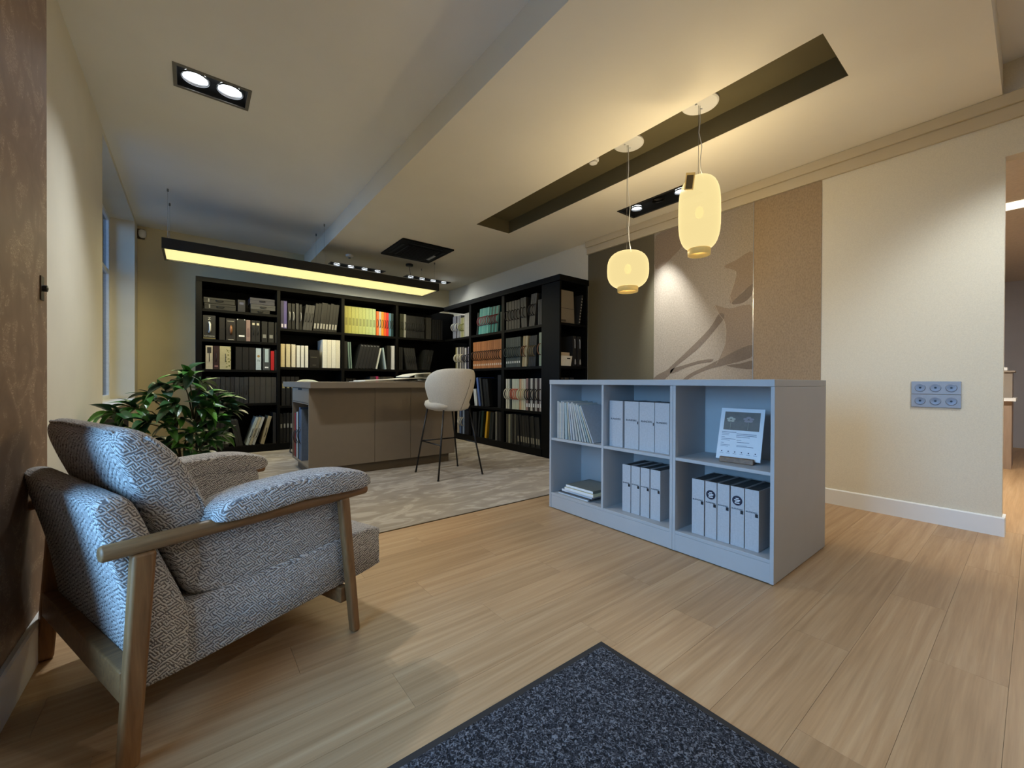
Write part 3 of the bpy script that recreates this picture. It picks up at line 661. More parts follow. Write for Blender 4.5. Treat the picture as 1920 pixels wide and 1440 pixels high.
for i, (y1, w) in enumerate(zip(ys, ws)):
    binder('ring_binder', 'pale grey binder with round navy sticker, %s of the row under the brochure' % ORD[i] if i in (1, 3) else 'pale grey binder without sticker, %s of the row under the brochure' % ORD[i], 2.30, y1, w, .1245, .318, .27, 'stickered binders on the low unit' if i in (1, 3) else 'plain binders under the brochure shelf', .20, .014, i in (1, 3))

# thin catalogues leaning in the upper end compartment
cat_cols = [(190, 188, 184), (176, 174, 168), (196, 192, 180), (170, 174, 176), (186, 184, 176), (160, 172, 172), (192, 184, 164), (180, 182, 186)]
def catalogue(label, group, yb, lean, w, h, col, z=.5585, x=2.275, d=.23):
    """thin magazine, spine to -X, standing at yb, top tipped towards +Y by lean (rad)"""
    m_ = M('catalogue_cover_%d_%d_%d' % col, col, .5, (60, .06))
    t = tag(MB().box(0, d, -w, 0, 0, h).build('catalogue', m_, bevel=.0008, seg=1), label, 'magazine', group)
    MB().box(.002, d + .0005, -w + .0015, -.0015, -.0006, h + .0006).build('page_block', PAPER, t)
    t.location = (x, yb, z + .001 + (w * math.sin(abs(lean)) if lean < 0 else 0)); t.rotation_euler = (-lean, 0, 0)
    return t
yb = 2.335; prev = 0
for i in range(16):
    lean = .0 if i < 5 else (i - 4) * .040
    w = [.012, .010, .014, .012, .016, .024, .010, .012, .016, .018, .012, .012, .014, .010, .011, .009][i]
    h = .292 - .006 * (i % 3)
    yb -= w / math.cos(lean) + .292 * (math.sin(lean) - math.sin(prev)) + .0022
    prev = lean
    catalogue('pale thin catalogue standing upright, %s from the end panel of low unit' % ORD[i] if i < 5 else 'pale thin catalogue leaning over, %s from the upright ones in low unit' % ORD[i - 5], 'upright catalogues in the low unit' if i < 5 else 'leaning catalogues in the low unit', yb + w / math.cos(lean), lean, w, h, cat_cols[i % 8])
# flat stack below
zz = .1245
for i, (dx, y0_, y1_, w, col, lab) in enumerate([(.035, 2.02, 2.325, .010, (200, 202, 206), 'white magazine at the bottom of the flat stack'), (.03, 2.00, 2.32, .009, (52, 52, 56), 'black magazine second from bottom of the flat stack'), (.045, 1.99, 2.30, .020, (150, 150, 160), 'grey-violet catalogue in the middle of the flat stack'), (.03, 1.965, 2.255, .022, (206, 200, 168), 'cream catalogue below the top of the flat stack'), (.04, 1.975, 2.25, .020, (110, 112, 104), 'grey-green catalogue on top of the flat stack')]):
    m_ = M('flatmag_%d' % i, col, .5, (40, .05))
    t = tag(MB().box(0, .27, 0, y1_ - y0_, 0, w).build('catalogue', m_, bevel=.001, seg=1), lab, 'magazine', None)
    MB().box(-.0008, .26, .002, y1_ - y0_ - .003, .002, w - .002).build('page_block', PAPER if i != 1 else M('dark_pages', (120, 120, 120), .8), t)
    t.location = (2.25 + dx, y0_, zz); zz += w + .0006
# brochure on its wooden stand
st = thing('brochure_stand', 'small oak stand holding a white brochure on low unit', 'display stand', (2.385, 1.02, .5585), .14)
MB().prism([(-.035, 0), (.045, 0), (.045, .018), (.012, .020), (.004, .012), (-.008, .012), (-.014, .030), (-.030, .028)], 'y', -.085, .085).build('base', OAKX, st, bevel=.003)
br = thing('brochure', 'white brochure with flower photograph leaning on small oak stand', 'brochure', (2.385, 1.02, .5585), .14)
leanm = (0, .36, 0)
page = MB().box(0, .006, -.112, .112, 0, .300).build('cover', PAPER, br, loc=(-.006, 0, .0135), rot=leanm, bevel=.0006, seg=1)
MB().box(-.0008, .0, -.092, .090, .170, .278).build('photograph', M('brochure_photo', (112, 106, 98), .5, (16, .2)), page)
for (cy_, cz_, s_, mm) in ((.055, .232, 1, 'a'), (-.035, .235, 1.15, 'b')):
    for a in range(5):
        an = a * 2 * PI / 5 + .3
        ctr = (cy_ + .014 * s_ * math.cos(an), cz_ + .010 * s_ * math.sin(an))
        MB().prism([(ctr[0] + .011 * s_ * math.cos(b * PI / 4), ctr[1] + .006 * s_ * math.sin(b * PI / 4)) for b in range(8)], 'x', -.0012, -.0008).build('printed_flower', M('flower_' + mm, (190, 186, 168) if mm == 'a' else (158, 146, 146), .6), page)
    MB().box(-.0012, -.0008, cy_ - .001, cy_ + .001, .175, cz_).build('printed_stem', M('flower_stem', (150, 148, 130), .6), page)
TXT = M('brochure_text_grey', (110, 118, 136), .6)
for z_, y0_, y1_, th in [(.155, .02, .095, .003), (.147, .055, .095, .0015), (.139, .058, .095, .0015), (.126, .078, .095, .0015), (.116, .02, .095, .0022), (.108, .05, .095, .0018), (.092, .08, .095, .0018), (.080, .045, .095, .0022), (.073, .055, .095, .0016), (.148, -.082, .018, .0028), (.139, -.084, .018, .0028), (.130, -.05, .018, .0026), (.112, -.01, .015, .0015), (.100, -.05, .012, .0024), (.076, -.072, .012, .0024), (.082, -.04, .012, .0016)]:
    MB().box(-.001, 0, y0_, y1_, z_, z_ + th).build('text_line', TXT, page)
for i in range(6):
    yc = .085 - i * .034
    MB().lathe([(.0035, 0), (.0035, .001)], seg=8).build('printed_icon', M('icon_dark', (60, 66, 84), .6), page, loc=(0, yc, .044), rot=(0, -PI / 2, 0))
    MB().box(-.001, 0, yc - .009, yc + .009, .033, .0345).build('text_line', TXT, page)

# ================================================================== COUNTER
ct = thing('consultation_counter', 'taupe consultation counter with an overhanging worktop and open side niche', 'counter', (.92, 4.50, .004))
def kbox(x0, x1, y0, y1, z0, z1, name, mat=TAUPE, b=.0012): return MB().box(x0, x1, y0, y1, z0, z1).build(name, mat, ct, bevel=b, seg=1)
kbox(-.012, 1.74, -.13, 1.42, .926, .989, 'worktop', b=.002)
for a, b in ((.0, .668), (.671, 1.088), (1.091, 1.68)): kbox(a, b, 0, .02, .105, .925, 'front_panel')
kbox(.05, 1.62, .05, .80, 0, .105, 'plinth', TAUPE2)
kbox(.34, 1.68, .84, .86, .105, .925, 'rear_panel'); kbox(1.66, 1.68, .021, .839, .105, .925, 'end_panel')
kbox(0, .34, .84, .86, .105, .925, 'niche_side'); kbox(.002, .34, .021, .839, .105, .125, 'niche_floor'); kbox(.002, .34, .021, .839, .755, .768, 'niche_top'); kbox(.34, .355, .021, .839, .105, .925, 'niche_back')
dr = kbox(.0, .018, .023, .837, .772, .922, 'drawer_front')
MB().box(-.001, .012, .33, .53, .128, .1485).build('grip_notch', DARKEMPTY, dr, loc=(0, 0, .772))
nb = [('tall red sample book in the counter side niche', (176, 36, 52), .66, .035, .50), ('tall black sample book in the counter side niche', (26, 26, 28), .615, .03, .50), ('tall white sample book in the counter side niche', (206, 210, 212), .55, .045, .52), ('dark green-grey sample book with cord in the counter side niche', (52, 60, 62), .47, .05, .54), ('blue sample book with cord in the counter side niche', (74, 96, 128), .40, .045, .58), ('slate blue sample book in the counter side niche', (92, 104, 122), .33, .05, .56)]
for lab, col, yy, w, h in nb:
    m_ = M('niche_book_%d_%d_%d' % col, col, .5, (40, .08))
    t = tag(MB().prism([(0, 0), (0, w), (.3, w), (.3, w - .003), (.003, w - .003), (.003, .003), (.3, .003), (.3, 0)], 'z', 0, h).build('sample_book', m_, bevel=.001, seg=1), lab, 'book')
    t.location = (.935, 4.50 + yy + .10, .1295)
    MB().box(.004, .295, .004, w - .004, .003, h - .004).build('page_block', PAGES, t)
    MB().tube([(0, w / 2, h * .62), (-.018, w / 2, h * .55), (-.022, w / 2, h * .45), (-.012, w / 2, h * .36), (0, w / 2, h * .32)], .003, 6).build('cord_handle', BLACKM, t, smooth=True)

# open sample book on the counter
ob = thing('open_sample_book', 'open sample book with rolled pages lying on the counter', 'book', (2.0, 4.86, .9935))
OBW = M('sample_book_page', (222, 218, 204), .8, (20, .04))
def sheet(pts, y0, y1, th, name, mat):
    top = [(p[0], p[1] + th) for p in pts]; poly = pts + top[::-1]
    return MB().prism(poly, 'y', y0, y1).build(name, mat, ob, smooth=False)
sheet([(-.52, .0), (-.30, .004), (0, .008), (.18, .012), (.42, .0)], -.22, .22, .006, 'lower_cover', M('book_cover_sand', (190, 180, 160), .7))
sheet([(-.47, .008), (-.30, .016), (-.10, .026), (.08, .040), (.22, .048), (.34, .040), (.42, .010)], -.21, .21, .010, 'page_stack', OBW)
roll = []
for i in range(15):
    a = -PI * .5 + i / 14 * PI * 1.72; r = .052 - .012 * i / 14
    roll.append((.355 + r * math.cos(a), .062 + r * math.sin(a) + .004))
for y0_, y1_ in ((-.20, .20),):
    inner = [(.355 + (p[0] - .355) * .86, .066 + (p[1] - .066) * .86) for p in roll]
    MB().prism(roll + inner[::-1], 'y', y0_, y1_).build('rolled_page', OBW, ob, smooth=False)
sheet([(.06, .062), (.14, .088), (.24, .104), (.34, .112)], -.205, .205, .008, 'raised_page', OBW)

# ================================================================== STOOLS
def shell_back(r0, r1, z0, zt, A, dip, th, nseg=28, nz=9, pw=2.2):
    """barrel backrest open to +x: wraps round -x; closed solid"""
    rings = []
    for i in range(nseg + 1):
        a = -A + 2 * A * i / nseg; k = abs(a) / A
        top = zt - dip * k ** pw
        ring = []
        e = 1 - .0 * k
        for side in (0, 1):
            for j in range(nz + 1):
                s = j / nz if side == 0 else 1 - j / nz
                z = z0 + (top - z0) * s
                zz_ = (z - z0) / (zt - z0)
                r = r0 + (r1 - r0) * math.sin(min(1, zz_ * 1.15) * PI / 2)
                if side: r -= th
                if s > .97: r -= th * (.22 if side == 0 else -.22)
                ring.append((-r * math.cos(a), r * math.sin(a), z))
        rings.append(ring)
    return MB().loft(rings)
def stool_front(label, x, y, rz):
    t = thing('bar_stool', label, 'bar stool', (x, y, .004), rz)
    th = .05
    sb = shell_back(.185, .285, .685, 1.135, 1.80, .17, .045, pw=3.6).build('backrest', CREAMF, t, smooth=True, subsurf=1)
    for q in (-.34,):
        def on_back(z, a): zz_ = (z - .685) / .45; r = .185 + .10 * math.sin(min(1, zz_ * 1.15) * PI / 2) + .001; return (-r * math.cos(a), r * math.sin(a), z)
        MB().tube([on_back(z, q * (.5 + 2.2 * (z - .69))) for z in (.70, .78, .86, .94, 1.02)], .0024, 6).build('seam', M('seam_shadow', (120, 112, 98), .9), sb, smooth=True)
    # seat cushion
    prof = [(.02, .690), (.17, .690), (.215, .705), (.232, .745), (.222, .785), (.18, .806), (.02, .812)]
    rings = []
    for r, z in prof:
        ring = []
        for j in range(36):
            a = 2 * PI * j / 36; c, s = math.cos(a), math.sin(a)
            q = (abs(c) ** 2.6 + abs(s) ** 2.6) ** (-1 / 2.6)
            rx = r * (1.22 if c > 0 else .90)
            ring.append((.02 + rx * c * q, r * .98 * s * q, z))
        rings.append(ring)
    MB().loft(rings).build('seat', CREAMF, t, smooth=True)
    legs = {}
    for fx in (-1, 1):
        for fy in (-1, 1):
            p0 = Vector((fx * .262, fy * .265, 0)); p1 = Vector((fx * .185 + .02, fy * .155, .70)); legs[fx, fy] = (p0, p1)
            lg = MB().tube([p0 + (p1 - p0) * .012, p1], .0095, 10).build('leg', BLACKM, t, smooth=True)
            MB().lathe([(.012, 0), (.012, .010), (.0095, .014)], tuple(p0), 12).build('foot_cap', BLACKM, lg)
    def on(k, z): p0, p1 = legs[k]; return p0 + (p1 - p0) * (z / .70)
    f = .345
    for k0, k1 in (((1, -1), (1, 1)), ((1, -1), (-1, -1)), ((1, 1), (-1, 1))):
        MB().tube([on(k0, f), on(k1, f)], .0075, 8).build('footrest_bar', BLACKM, t, smooth=True)
    return t
stool_front('cream barrel-backed bar stool with black legs before the counter', 2.20, 3.935, PI / 2)
def stool_behind(label, x, y, rz):
    t = thing('bar_stool', label, 'bar stool', (x, y, .004), rz)
    PALE = M('pale_green_fabric', (196, 200, 190), .95, (120, .06), (350, .4), spec=.15)
    shell_back(.225, .24, .80, 1.022, .95, .06, .035, 20, 6).build('backrest', PALE, t, smooth=True, subsurf=1)
    rings = []
    for r, z in [(.02, .68), (.18, .68), (.21, .70), (.215, .73), (.19, .752), (.02, .758)]:
        rings.append([(r * math.cos(2 * PI * j / 32), r * math.sin(2 * PI * j / 32), z) for j in range(32)])
    MB().loft(rings).build('seat', PALE, t, smooth=True)
    MB().tube([(-.15, 0, .69), (-.20, 0, .72), (-.222, 0, .80), (-.232, 0, .86)], .009, 8).build('back_support', BLACKM, t, smooth=True)
    for fy in (-1, 1):
        MB().tube([(.12, fy * .15, .69), (.205, fy * .21, .06), (.212, fy * .214, .018), (.19, fy * .214, .009), (-.19, fy * .214, .009), (-.212, fy * .214, .018), (-.205, fy * .21, .06), (-.12, fy * .15, .69)], .009, 8).build('sled_leg', BLACKM, t, smooth=True)
    MB().tube([(.17, -.183, .30), (.17, .183, .30)], .008, 8).build('footrest_bar', BLACKM, t, smooth=True)
    return t
stool_behind('pale low-backed sled stool tucked behind the counter', 1.30, 6.22, -PI / 2 + .06)

# ================================================================== BOOKCASES
bk = thing('wall_bookcase', 'black built-in bookcase along the back wall, full of sample books', 'bookcase', (0, 0, .004))
YF = 6.72
def bb(root, x0, x1, y0, y1, z0, z1, name): return MB().box(x0, x1, y0, y1, z0, z1).build(name, BLACKW, root, bevel=.001, seg=1)
bb(bk, .03, .095, YF, 7.30, 0, 2.30, 'side_panel')
DIV = [(.956, .996), (1.842, 1.888), (2.727, 2.774)]
for a, b in DIV: bb(bk, a, b, YF, 7.28, .10, 2.297, 'divider')
bb(bk, .03, 3.655, YF - .006, 7.30, 2.298, 2.358, 'top_rail')
bb(bk, .095, 3.66, YF + .004, 7.28, -.004, .10, 'plinth')
bb(bk, .03, 4.17, 7.28, 7.30, 0, 2.36, 'back_panel')
BAYS = {'A': (.095, .956), 'B': (.996, 1.842), 'C': (1.888, 2.727), 'D': (2.774, 3.655)}
LV = {'A': [1.950, 1.550, 1.155, .690, .104], 'B': [1.765, 1.205, .645, .104]}
LV['C'] = LV['D'] = LV['B']; TH = {'A': .034, 'B': .036, 'C': .036, 'D': .036}
for k, (a, b) in BAYS.items():
    for z in LV[k][:-1]: bb(bk, a, b, YF + .003, 7.279, z - TH[k] - .004, z - .004, 'shelf_board')
br_ = thing('side_bookcase', 'black built-in bookcase along the right wall with an open end unit', 'bookcase', (0, 0, .004))
XF = 3.66
RD = [(5.81, 5.876), (4.888, 4.955)]
for a, b in RD: bb(br_, XF, 4.14, a, b, .10, 2.285, 'divider')
bb(br_, XF, 4.16, 4.04, 4.06, .10, 2.285, 'divider')
bb(br_, 4.14, 4.16, 4.06, 7.27, .0, 2.285, 'back_panel')
bb(br_, XF + .004, 4.16, 4.06, YF - .0, -.004, .10, 'plinth')
bb(br_, XF - .022, 4.188, 3.70, YF - .01, 2.286, 2.36, 'top_rail')
RB = {'R': (5.876, 6.715), 'S': (4.955, 5.81), 'T': (4.06, 4.888)}
for k in RB: LV[k] = [1.770, 1.217, .605, .104]
for k, (a, b) in RB.items():
    for z in LV[k][:-1]: bb(br_, XF + .003, 4.139, a, b, z - .040, z - .004, 'shelf_board')
# end unit, open towards the room entrance
bb(br_, XF, XF + .03, 3.72, 4.04, 0, 2.285, 'end_side_panel'); bb(br_, 4.155, 4.186, 3.72, 4.04, 0, 2.285, 'end_side_panel')
for z in (1.765, 1.21, .64, .10): bb(br_, XF + .03, 4.155, 3.724, 4.039, z - .036, z - .004, 'end_shelf_board')

# ================================================================== SAMPLE BOOKS
WHERE = {'A': 'back first bay', 'B': 'back second bay', 'C': 'back third bay', 'D': 'back corner bay', 'R': 'side corner bay', 'S': 'side middle bay', 'T': 'side pillar bay'}
SHELF = {5: ['top', 'second', 'third', 'fourth', 'lowest'], 4: ['top', 'second', 'third', 'lowest']}
mesh_cache = {}
def cached(key, fn, mat):
    k = (*key, mat.name)
    if k not in mesh_cache:
        me = fn(); me.materials.append(mat); mesh_cache[k] = me
    return mesh_cache[k]
def child(name, me, parent, loc=(0, 0, 0)):
    o = bpy.data.objects.new(name, me); COL.objects.link(o); o.parent = parent; o.location = loc; return o
def cover_mesh(w, h, d):
    t = min(.003, w * .2)
    return MB().prism([(0, 0), (w, 0), (w, d), (w - t, d), (w - t, t), (t, t), (t, d), (0, d)], 'z', 0, h).mesh('cover')
def arc_mesh(span, bulge, r, sy=1):
    pts = [(0, -bulge * math.sin(PI * i / 8), -span / 2 * math.cos(PI * i / 8)) for i in range(9)]
    return MB().tube(pts, r, 5).mesh('strap_handle', True)
PG = M('book_pages', (150, 144, 132), .85, (120, .1))
def book(bay, z, t_m, w, h, d, col, lean, label, group, handle=None, labelc=None, hz=.5, cat='book', name='sample_book', inset=.02, lab_z=.14, lab_h=.10, rough=.5, flat=False):
    """t_m: metres along the bay from its far/left end"""
    w, h, d = round(w, 4), round(h, 3), round(d, 3)
    if max(col) < 125: col = tuple(int(v * .60) for v in col)
    cm = M('book_%d_%d_%d' % col, col, rough, (50, .07))
    me = cached(('cover', w, h, d), lambda: cover_mesh(w, h, d), cm)
    o = bpy.data.objects.new(name, me); COL.objects.link(o); tag(o, label, cat, group)
    child('page_block', cached(('pages', w, h, d), lambda: MB().box(.0035 if w > .02 else w * .22, w - (.0035 if w > .02 else w * .22), .004, d - .006, .002, h - .004).mesh('pages'), PG), o)
    if handle:
        hm = M('handle_%d_%d_%d' % handle, handle, .6)
        side = bay in RB; sp = min(.15 if side else .13, h * .34)
        child('strap_handle', cached(('arc', round(sp, 3), side), lambda: arc_mesh(sp, .055 if side else .042, .007 if side else .0045), hm), o, (w / 2, .001, h * hz))
    if labelc:
        lm = M('spine_label_%d_%d_%d' % labelc, labelc, .6)
        child('spine_label', cached(('lab', w, round(lab_h, 3)), lambda: MB().box(w * .2, w * .8, -.001, .0, 0, lab_h).mesh('spine_label'), lm), o, (0, 0, h * lab_z))
    zz_ = z + .0005 + (w * math.sin(lean) if lean > 0 else 0)
    if bay in BAYS: o.location = (BAYS[bay][0] + t_m, YF + inset, zz_); o.rotation_euler = (0, lean, 0)
    else: o.location = (XF + inset, RB[bay][1] - t_m, zz_); o.rotation_euler = (0, lean, -PI / 2)
    return o
def run(bay, lev, t0, t1, n, h, col, desc, lean=0, jit=.0, d=.33, gap=.04, **kw):
    a, b = (BAYS.get(bay) or RB[bay]); wid = b - a
    s = (t1 - t0) * wid / n; th = math.radians(lean)
    names = SHELF[len(LV[bay])]
    lab = '%s, %s shelf, %s' % (desc, names[lev], WHERE[bay]); landmark = 'window' if bay in BAYS else 'corner'; grp = '%s on the %s shelf, %s' % (desc + 's', names[lev], WHERE[bay])
    for i in range(n):
        c = col[i % len(col)] if isinstance(col, list) else col
        w = s * math.cos(th) * (1 - gap)
        hh = h * (1 - jit * random.random())
        inset = .02 + .02 * random.random() * (jit > 0)
        book(bay, LV[bay][lev], t0 * wid + i * s + s * gap / 2, w, hh, d, c, th, lab if n == 1 else '%s, %s from %s, %s shelf, %s' % (desc, ORD[i], landmark, names[lev], WHERE[bay]), grp if n > 1 else None, inset=inset, **kw)
def one(bay, lev, t0, t1, h, col, desc, **kw): run(bay, lev, t0, t1, 1, h, col, desc, **kw)
BLK = (18, 18, 19); WHT = (214, 214, 210)
# --- bay A
def flat_box(bay, lev, t0, t1, z, h, col, desc, labelc=None, d=.3):
    a, b = BAYS[bay]; wid = b - a; w = round((t1 - t0) * wid, 3); col = tuple(int(v * .52) for v in col)
    m_ = M('book_%d_%d_%d' % col, col, .5, (50, .07))
    o = tag(MB().box(0, w, 0, d, 0, h * .62).build('sample_box', m_, bevel=.002, seg=1), '%s, %s shelf, %s' % (desc, SHELF[len(LV[bay])][lev], WHERE[bay]), 'box')
    MB().box(-.0008, w + .0008, -.0008, d + .0008, h * .62, h).build('lid', m_, o, bevel=.002, seg=1)
    MB().tube([(w * .38, 0, h * .5), (w * .42, -.022, h * .5), (w * .58, -.022, h * .5), (w * .62, 0, h * .5)], .005, 6).build('carry_handle', BLACKM, o, smooth=True)
    if labelc: MB().box(w * .14, w * .18, -.0022, -.0008, h * .2, h * .8).build('label', M('spine_label_%d_%d_%d' % labelc, labelc, .6), o)
    o.location = (a + t0 * wid, YF + .03, LV[bay][lev] + z + .001); return o
flat_box('A', 0, .03, .43, 0, .078, (26, 25, 26), 'lower black flat case of a pair', (120, 120, 118))
flat_box('A', 0, .02, .42, .080, .075, (30, 29, 30), 'upper black flat case of a pair', (120, 120, 118))
one('A', 0, .455, .555, .165, (28, 30, 52), 'navy upright box', labelc=(70, 74, 100), lab_z=.6, lab_h=.03)
flat_box('A', 0, .63, .90, 0, .052, (28, 28, 30), 'black flat box under a grey box')
flat_box('A', 0, .63, .98, .054, .072, (112, 114, 122), 'grey flat box with black handle')
flat_box('A', 0, .62, .97, .128, .088, (86, 88, 116), 'slate blue flat box on a grey one')
def special(bay, lev, t0, t1, h, col, desc, **kw):
    a, b = BAYS[bay]; wid = b - a
    w = (t1 - t0) * wid
    o = book(bay, LV[bay][lev], t0 * wid, w, h, .32, col, 0, '%s, %s shelf, %s' % (desc, SHELF[len(LV[bay])][lev], WHERE[bay]), None, **kw)
    return o, w, h
o, w, h = special('A', 1, .015, .168, .315, (62, 62, 62), 'charcoal box binder with curved white handle')
MB().tube([(w * .48, -.004, h * .72), (w * .55, -.03, h * .62), (w * .55, -.036, h * .5), (w * .55, -.03, h * .38), (w * .48, -.004, h * .28)], .011, 8).build('strap_handle', M('handle_white', WHT, .5), o, smooth=True)
text_obj('logo', 'Z', .05, M('logo_pale', (190, 190, 180), .6), o, (w * .5, -.001, h * .86), (PI / 2, 0, 0))
text_obj('spine_text', 'ALETTERING', .020, M('logo_pale', (190, 190, 180), .6), o, (w * .5, -.001, h * .13), (PI / 2, 0, 0))
MB().box(0, w, -.0012, 0, h * .03, h * .055).build('gold_band', M('gold_band', (140, 128, 70), .5), o)
one('A', 1, .215, .290, .30, (36, 30, 27), 'dark brown book with black snap', labelc=(14, 12, 12), lab_z=.45, lab_h=.02)
o, w, h = special('A', 1, .305, .425, .295, (58, 52, 50), 'charcoal book with brown wooden handle')
MB().tube([(w * .5, -.002, h * .68), (w * .5, -.03, h * .6), (w * .5, -.034, h * .48), (w * .5, -.028, h * .36), (w * .5, -.002, h * .28)], [.008, .014, .017, .015, .008], 8).build('wooden_handle', M('handle_wood', (128, 84, 50), .5), o, smooth=True)
MB().box(w * .1, w * .85, -.0012, 0, h * .87, h * .89).build('gold_line', M('line_pale', (180, 174, 160), .6), o)
MB().box(w * .2, w * .8, -.0012, 0, h * .02, h * .045).build('spine_text', M('line_pale', (180, 174, 160), .6), o)
o, w, h = special('A', 1, .440, .560, .300, (46, 47, 45), 'charcoal box with white corners and white label')
for q in (.06, .94): MB().prism([(w * q, h * .93), (w * q, h * .995), (w * (q + (.13 if q < .5 else -.13)), h * .995)], 'y', -.0015, 0).build('corner_patch', PAPER, o)
MB().box(w * .25, w * .88, -.0015, 0, h * .19, h * .26).build('spine_label', PAPER, o)
one('A', 1, .567, .625, .295, (134, 112, 108), 'dusty pink patterned book', labelc=(112, 88, 86), lab_z=.2, lab_h=.12)
run('A', 1, .638, .760, 2, .295, (36, 36, 37), 'black handled book with small cream label', handle=BLK, labelc=(190, 182, 160), lab_z=.78, lab_h=.03)
run('A', 1, .775, .965, 2, .292, (32, 32, 31), 'black box binder with tiny pale lettering', gap=.16, labelc=(120, 120, 116), lab_z=.2, lab_h=.05)
one('A', 1, .972, .998, .29, (44, 44, 42), 'thin dark book')
one('A', 2, .045, .135, .31, (186, 176, 154), 'cream book with black handle and monogram', handle=BLK, labelc=(40, 38, 36), lab_z=.68, lab_h=.08)
one('A', 2, .140, .215, .31, (78, 40, 40), 'maroon book with dark handle', handle=(28, 18, 18), labelc=(140, 100, 96), lab_z=.10, lab_h=.02)
o, w, h = special('A', 2, .222, .365, .31, (176, 168, 132), 'cream and olive floral book', handle=BLK)
for i in range(16): MB().lathe([(.006 + .006 * random.random(), 0), (.006, .0012)], seg=7).build('printed_flower', M('print_olive', (104, 106, 48), .6), o, loc=(w * (.55 + .4 * random.random()), .0001, h * (.05 + .9 * random.random())), rot=(PI / 2, 0, 0))
run('A', 2, .425, .695, 3, .31, (27, 26, 26), 'plain black slipcase', gap=.08)
o, w, h = special('A', 2, .702, .775, .305, (176, 190, 198), 'pale blue book with round gold seal')
MB().lathe([(.017, 0), (.017, .0015)], seg=16).build('gold_seal', M('gold_seal', (150, 120, 66), .5), o, loc=(w * .5, .0001, h * .63), rot=(PI / 2, 0, 0))
text_obj('spine_text', '72', .035, INK, o, (w * .5, -.001, h * .42), (PI / 2, 0, 0))
o, w, h = special('A', 2, .800, .900, .31, (104, 112, 120), 'grey book with tall pale window label')
MB().box(w * .28, w * .8, -.0015, 0, h * .36, h * .97).build('window_label', M('label_ice', (168, 186, 194), .5), o); MB().box(w * .28, w * .78, -.0015, 0, h * .09, h * .15).build('spine_label', PAPER, o)
one('A', 2, .912, .962, .275, (176, 24, 30), 'bright red book')
one('A', 2, .968, .998, .29, (48, 54, 56), 'thin dark teal book')
run('A', 3, .05, .60, 9, .365, [(74, 76, 78), (66, 66, 70), (82, 82, 84), (70, 74, 76)], 'dark blue-grey binder with black strap', handle=BLK, gap=.08, jit=.02)
run('A', 3, .605, .995, 5, .365, [(96, 92, 84), (90, 86, 78), (98, 94, 88)], 'warm grey binder with slotted spine', gap=.06, labelc=(40, 38, 36), lab_z=.64, lab_h=.006)
run('A', 4, .06, .34, 5, .34, [(30, 30, 34), (44, 46, 56), (26, 26, 26), (52, 50, 48), (30, 30, 30)], 'dark sample book behind the plant', gap=.1, labelc=(120, 124, 130), lab_z=.12, lab_h=.05)
run('A', 4, .435, .53, 2, .36, (62, 62, 60), 'dark grey book leaning towards the window', lean=-10, gap=.05)
run('A', 4, .56, .69, 3, .40, [(178, 188, 186), (186, 178, 152), (186, 186, 180)], 'white book with black cord leaning over', lean=18, handle=BLK, gap=.12, hz=.42)
one('A', 4, .765, .82, .40, (164, 150, 120), 'sand book with dark cord leaning over', lean=14, handle=BLK, hz=.42)
one('A', 4, .945, .99, .44, (58, 58, 60), 'tall dark grey spiral book')
# --- bay B
run('B', 0, .01, .105, 2, .40, [(66, 60, 112), (78, 70, 128)], 'violet book with pale base label', labelc=(190, 184, 204), lab_z=.04, lab_h=.05)
run('B', 0, .115, .235, 2, .375, (28, 28, 28), 'black book with white strap', handle=(190, 190, 186), gap=.2)
one('B', 0, .245, .29, .385, (96, 96, 98), 'grey book with studs')
one('B', 0, .30, .34, .375, (30, 30, 31), 'black book with silver strap', handle=(170, 170, 170))
run('B', 0, .352, .50, 3, .38, (104, 104, 106), 'mid grey book with dark cord leaning over', lean=7, handle=BLK, gap=.06)
run('B', 0, .52, .925, 8, .44, [(40, 40, 42), (34, 34, 35), (46, 46, 48)], 'dark book with silver spine tag leaning over', lean=6, gap=.06, labelc=(150, 150, 150), lab_z=.08, lab_h=.08, jit=.05)
run('B', 1, .0, .25, 3, .335, [(198, 182, 142), (200, 188, 152), (212, 204, 182)], 'thin cream folder', gap=.28)
run('B', 1, .25, .45, 3, .325, (216, 216, 210), 'thin white folder', gap=.28)
o, w, h = special('B', 1, .465, .625, .265, (30, 28, 24), 'black box with faint lettering')
MB().box(w * .1, w * .75, -.0012, 0, h * .58, h * .61).build('spine_text', M('faint_text', (96, 92, 80), .6), o); MB().box(w * .3, w * .65, -.0012, 0, h * .13, h * .16).build('spine_text', M('faint_text', (96, 92, 80), .6), o)
run('B', 1, .68, .985, 4, .435, [(220, 220, 214), (218, 216, 206), (222, 222, 216), (210, 208, 196)], 'tall white book', gap=.06)
run('B', 2, .02, .30, 4, .42, (38, 34, 30), 'dark brown book with small pale labels', gap=.15, labelc=(150, 140, 100), lab_z=.6, lab_h=.07)
run('B', 3, .0, .55, 11, .43, [(40, 40, 40), (28, 28, 28), (52, 50, 48)], 'thin dark catalogue with white flecks', gap=.2, labelc=(150, 150, 146), lab_z=.5, lab_h=.06, jit=.04)
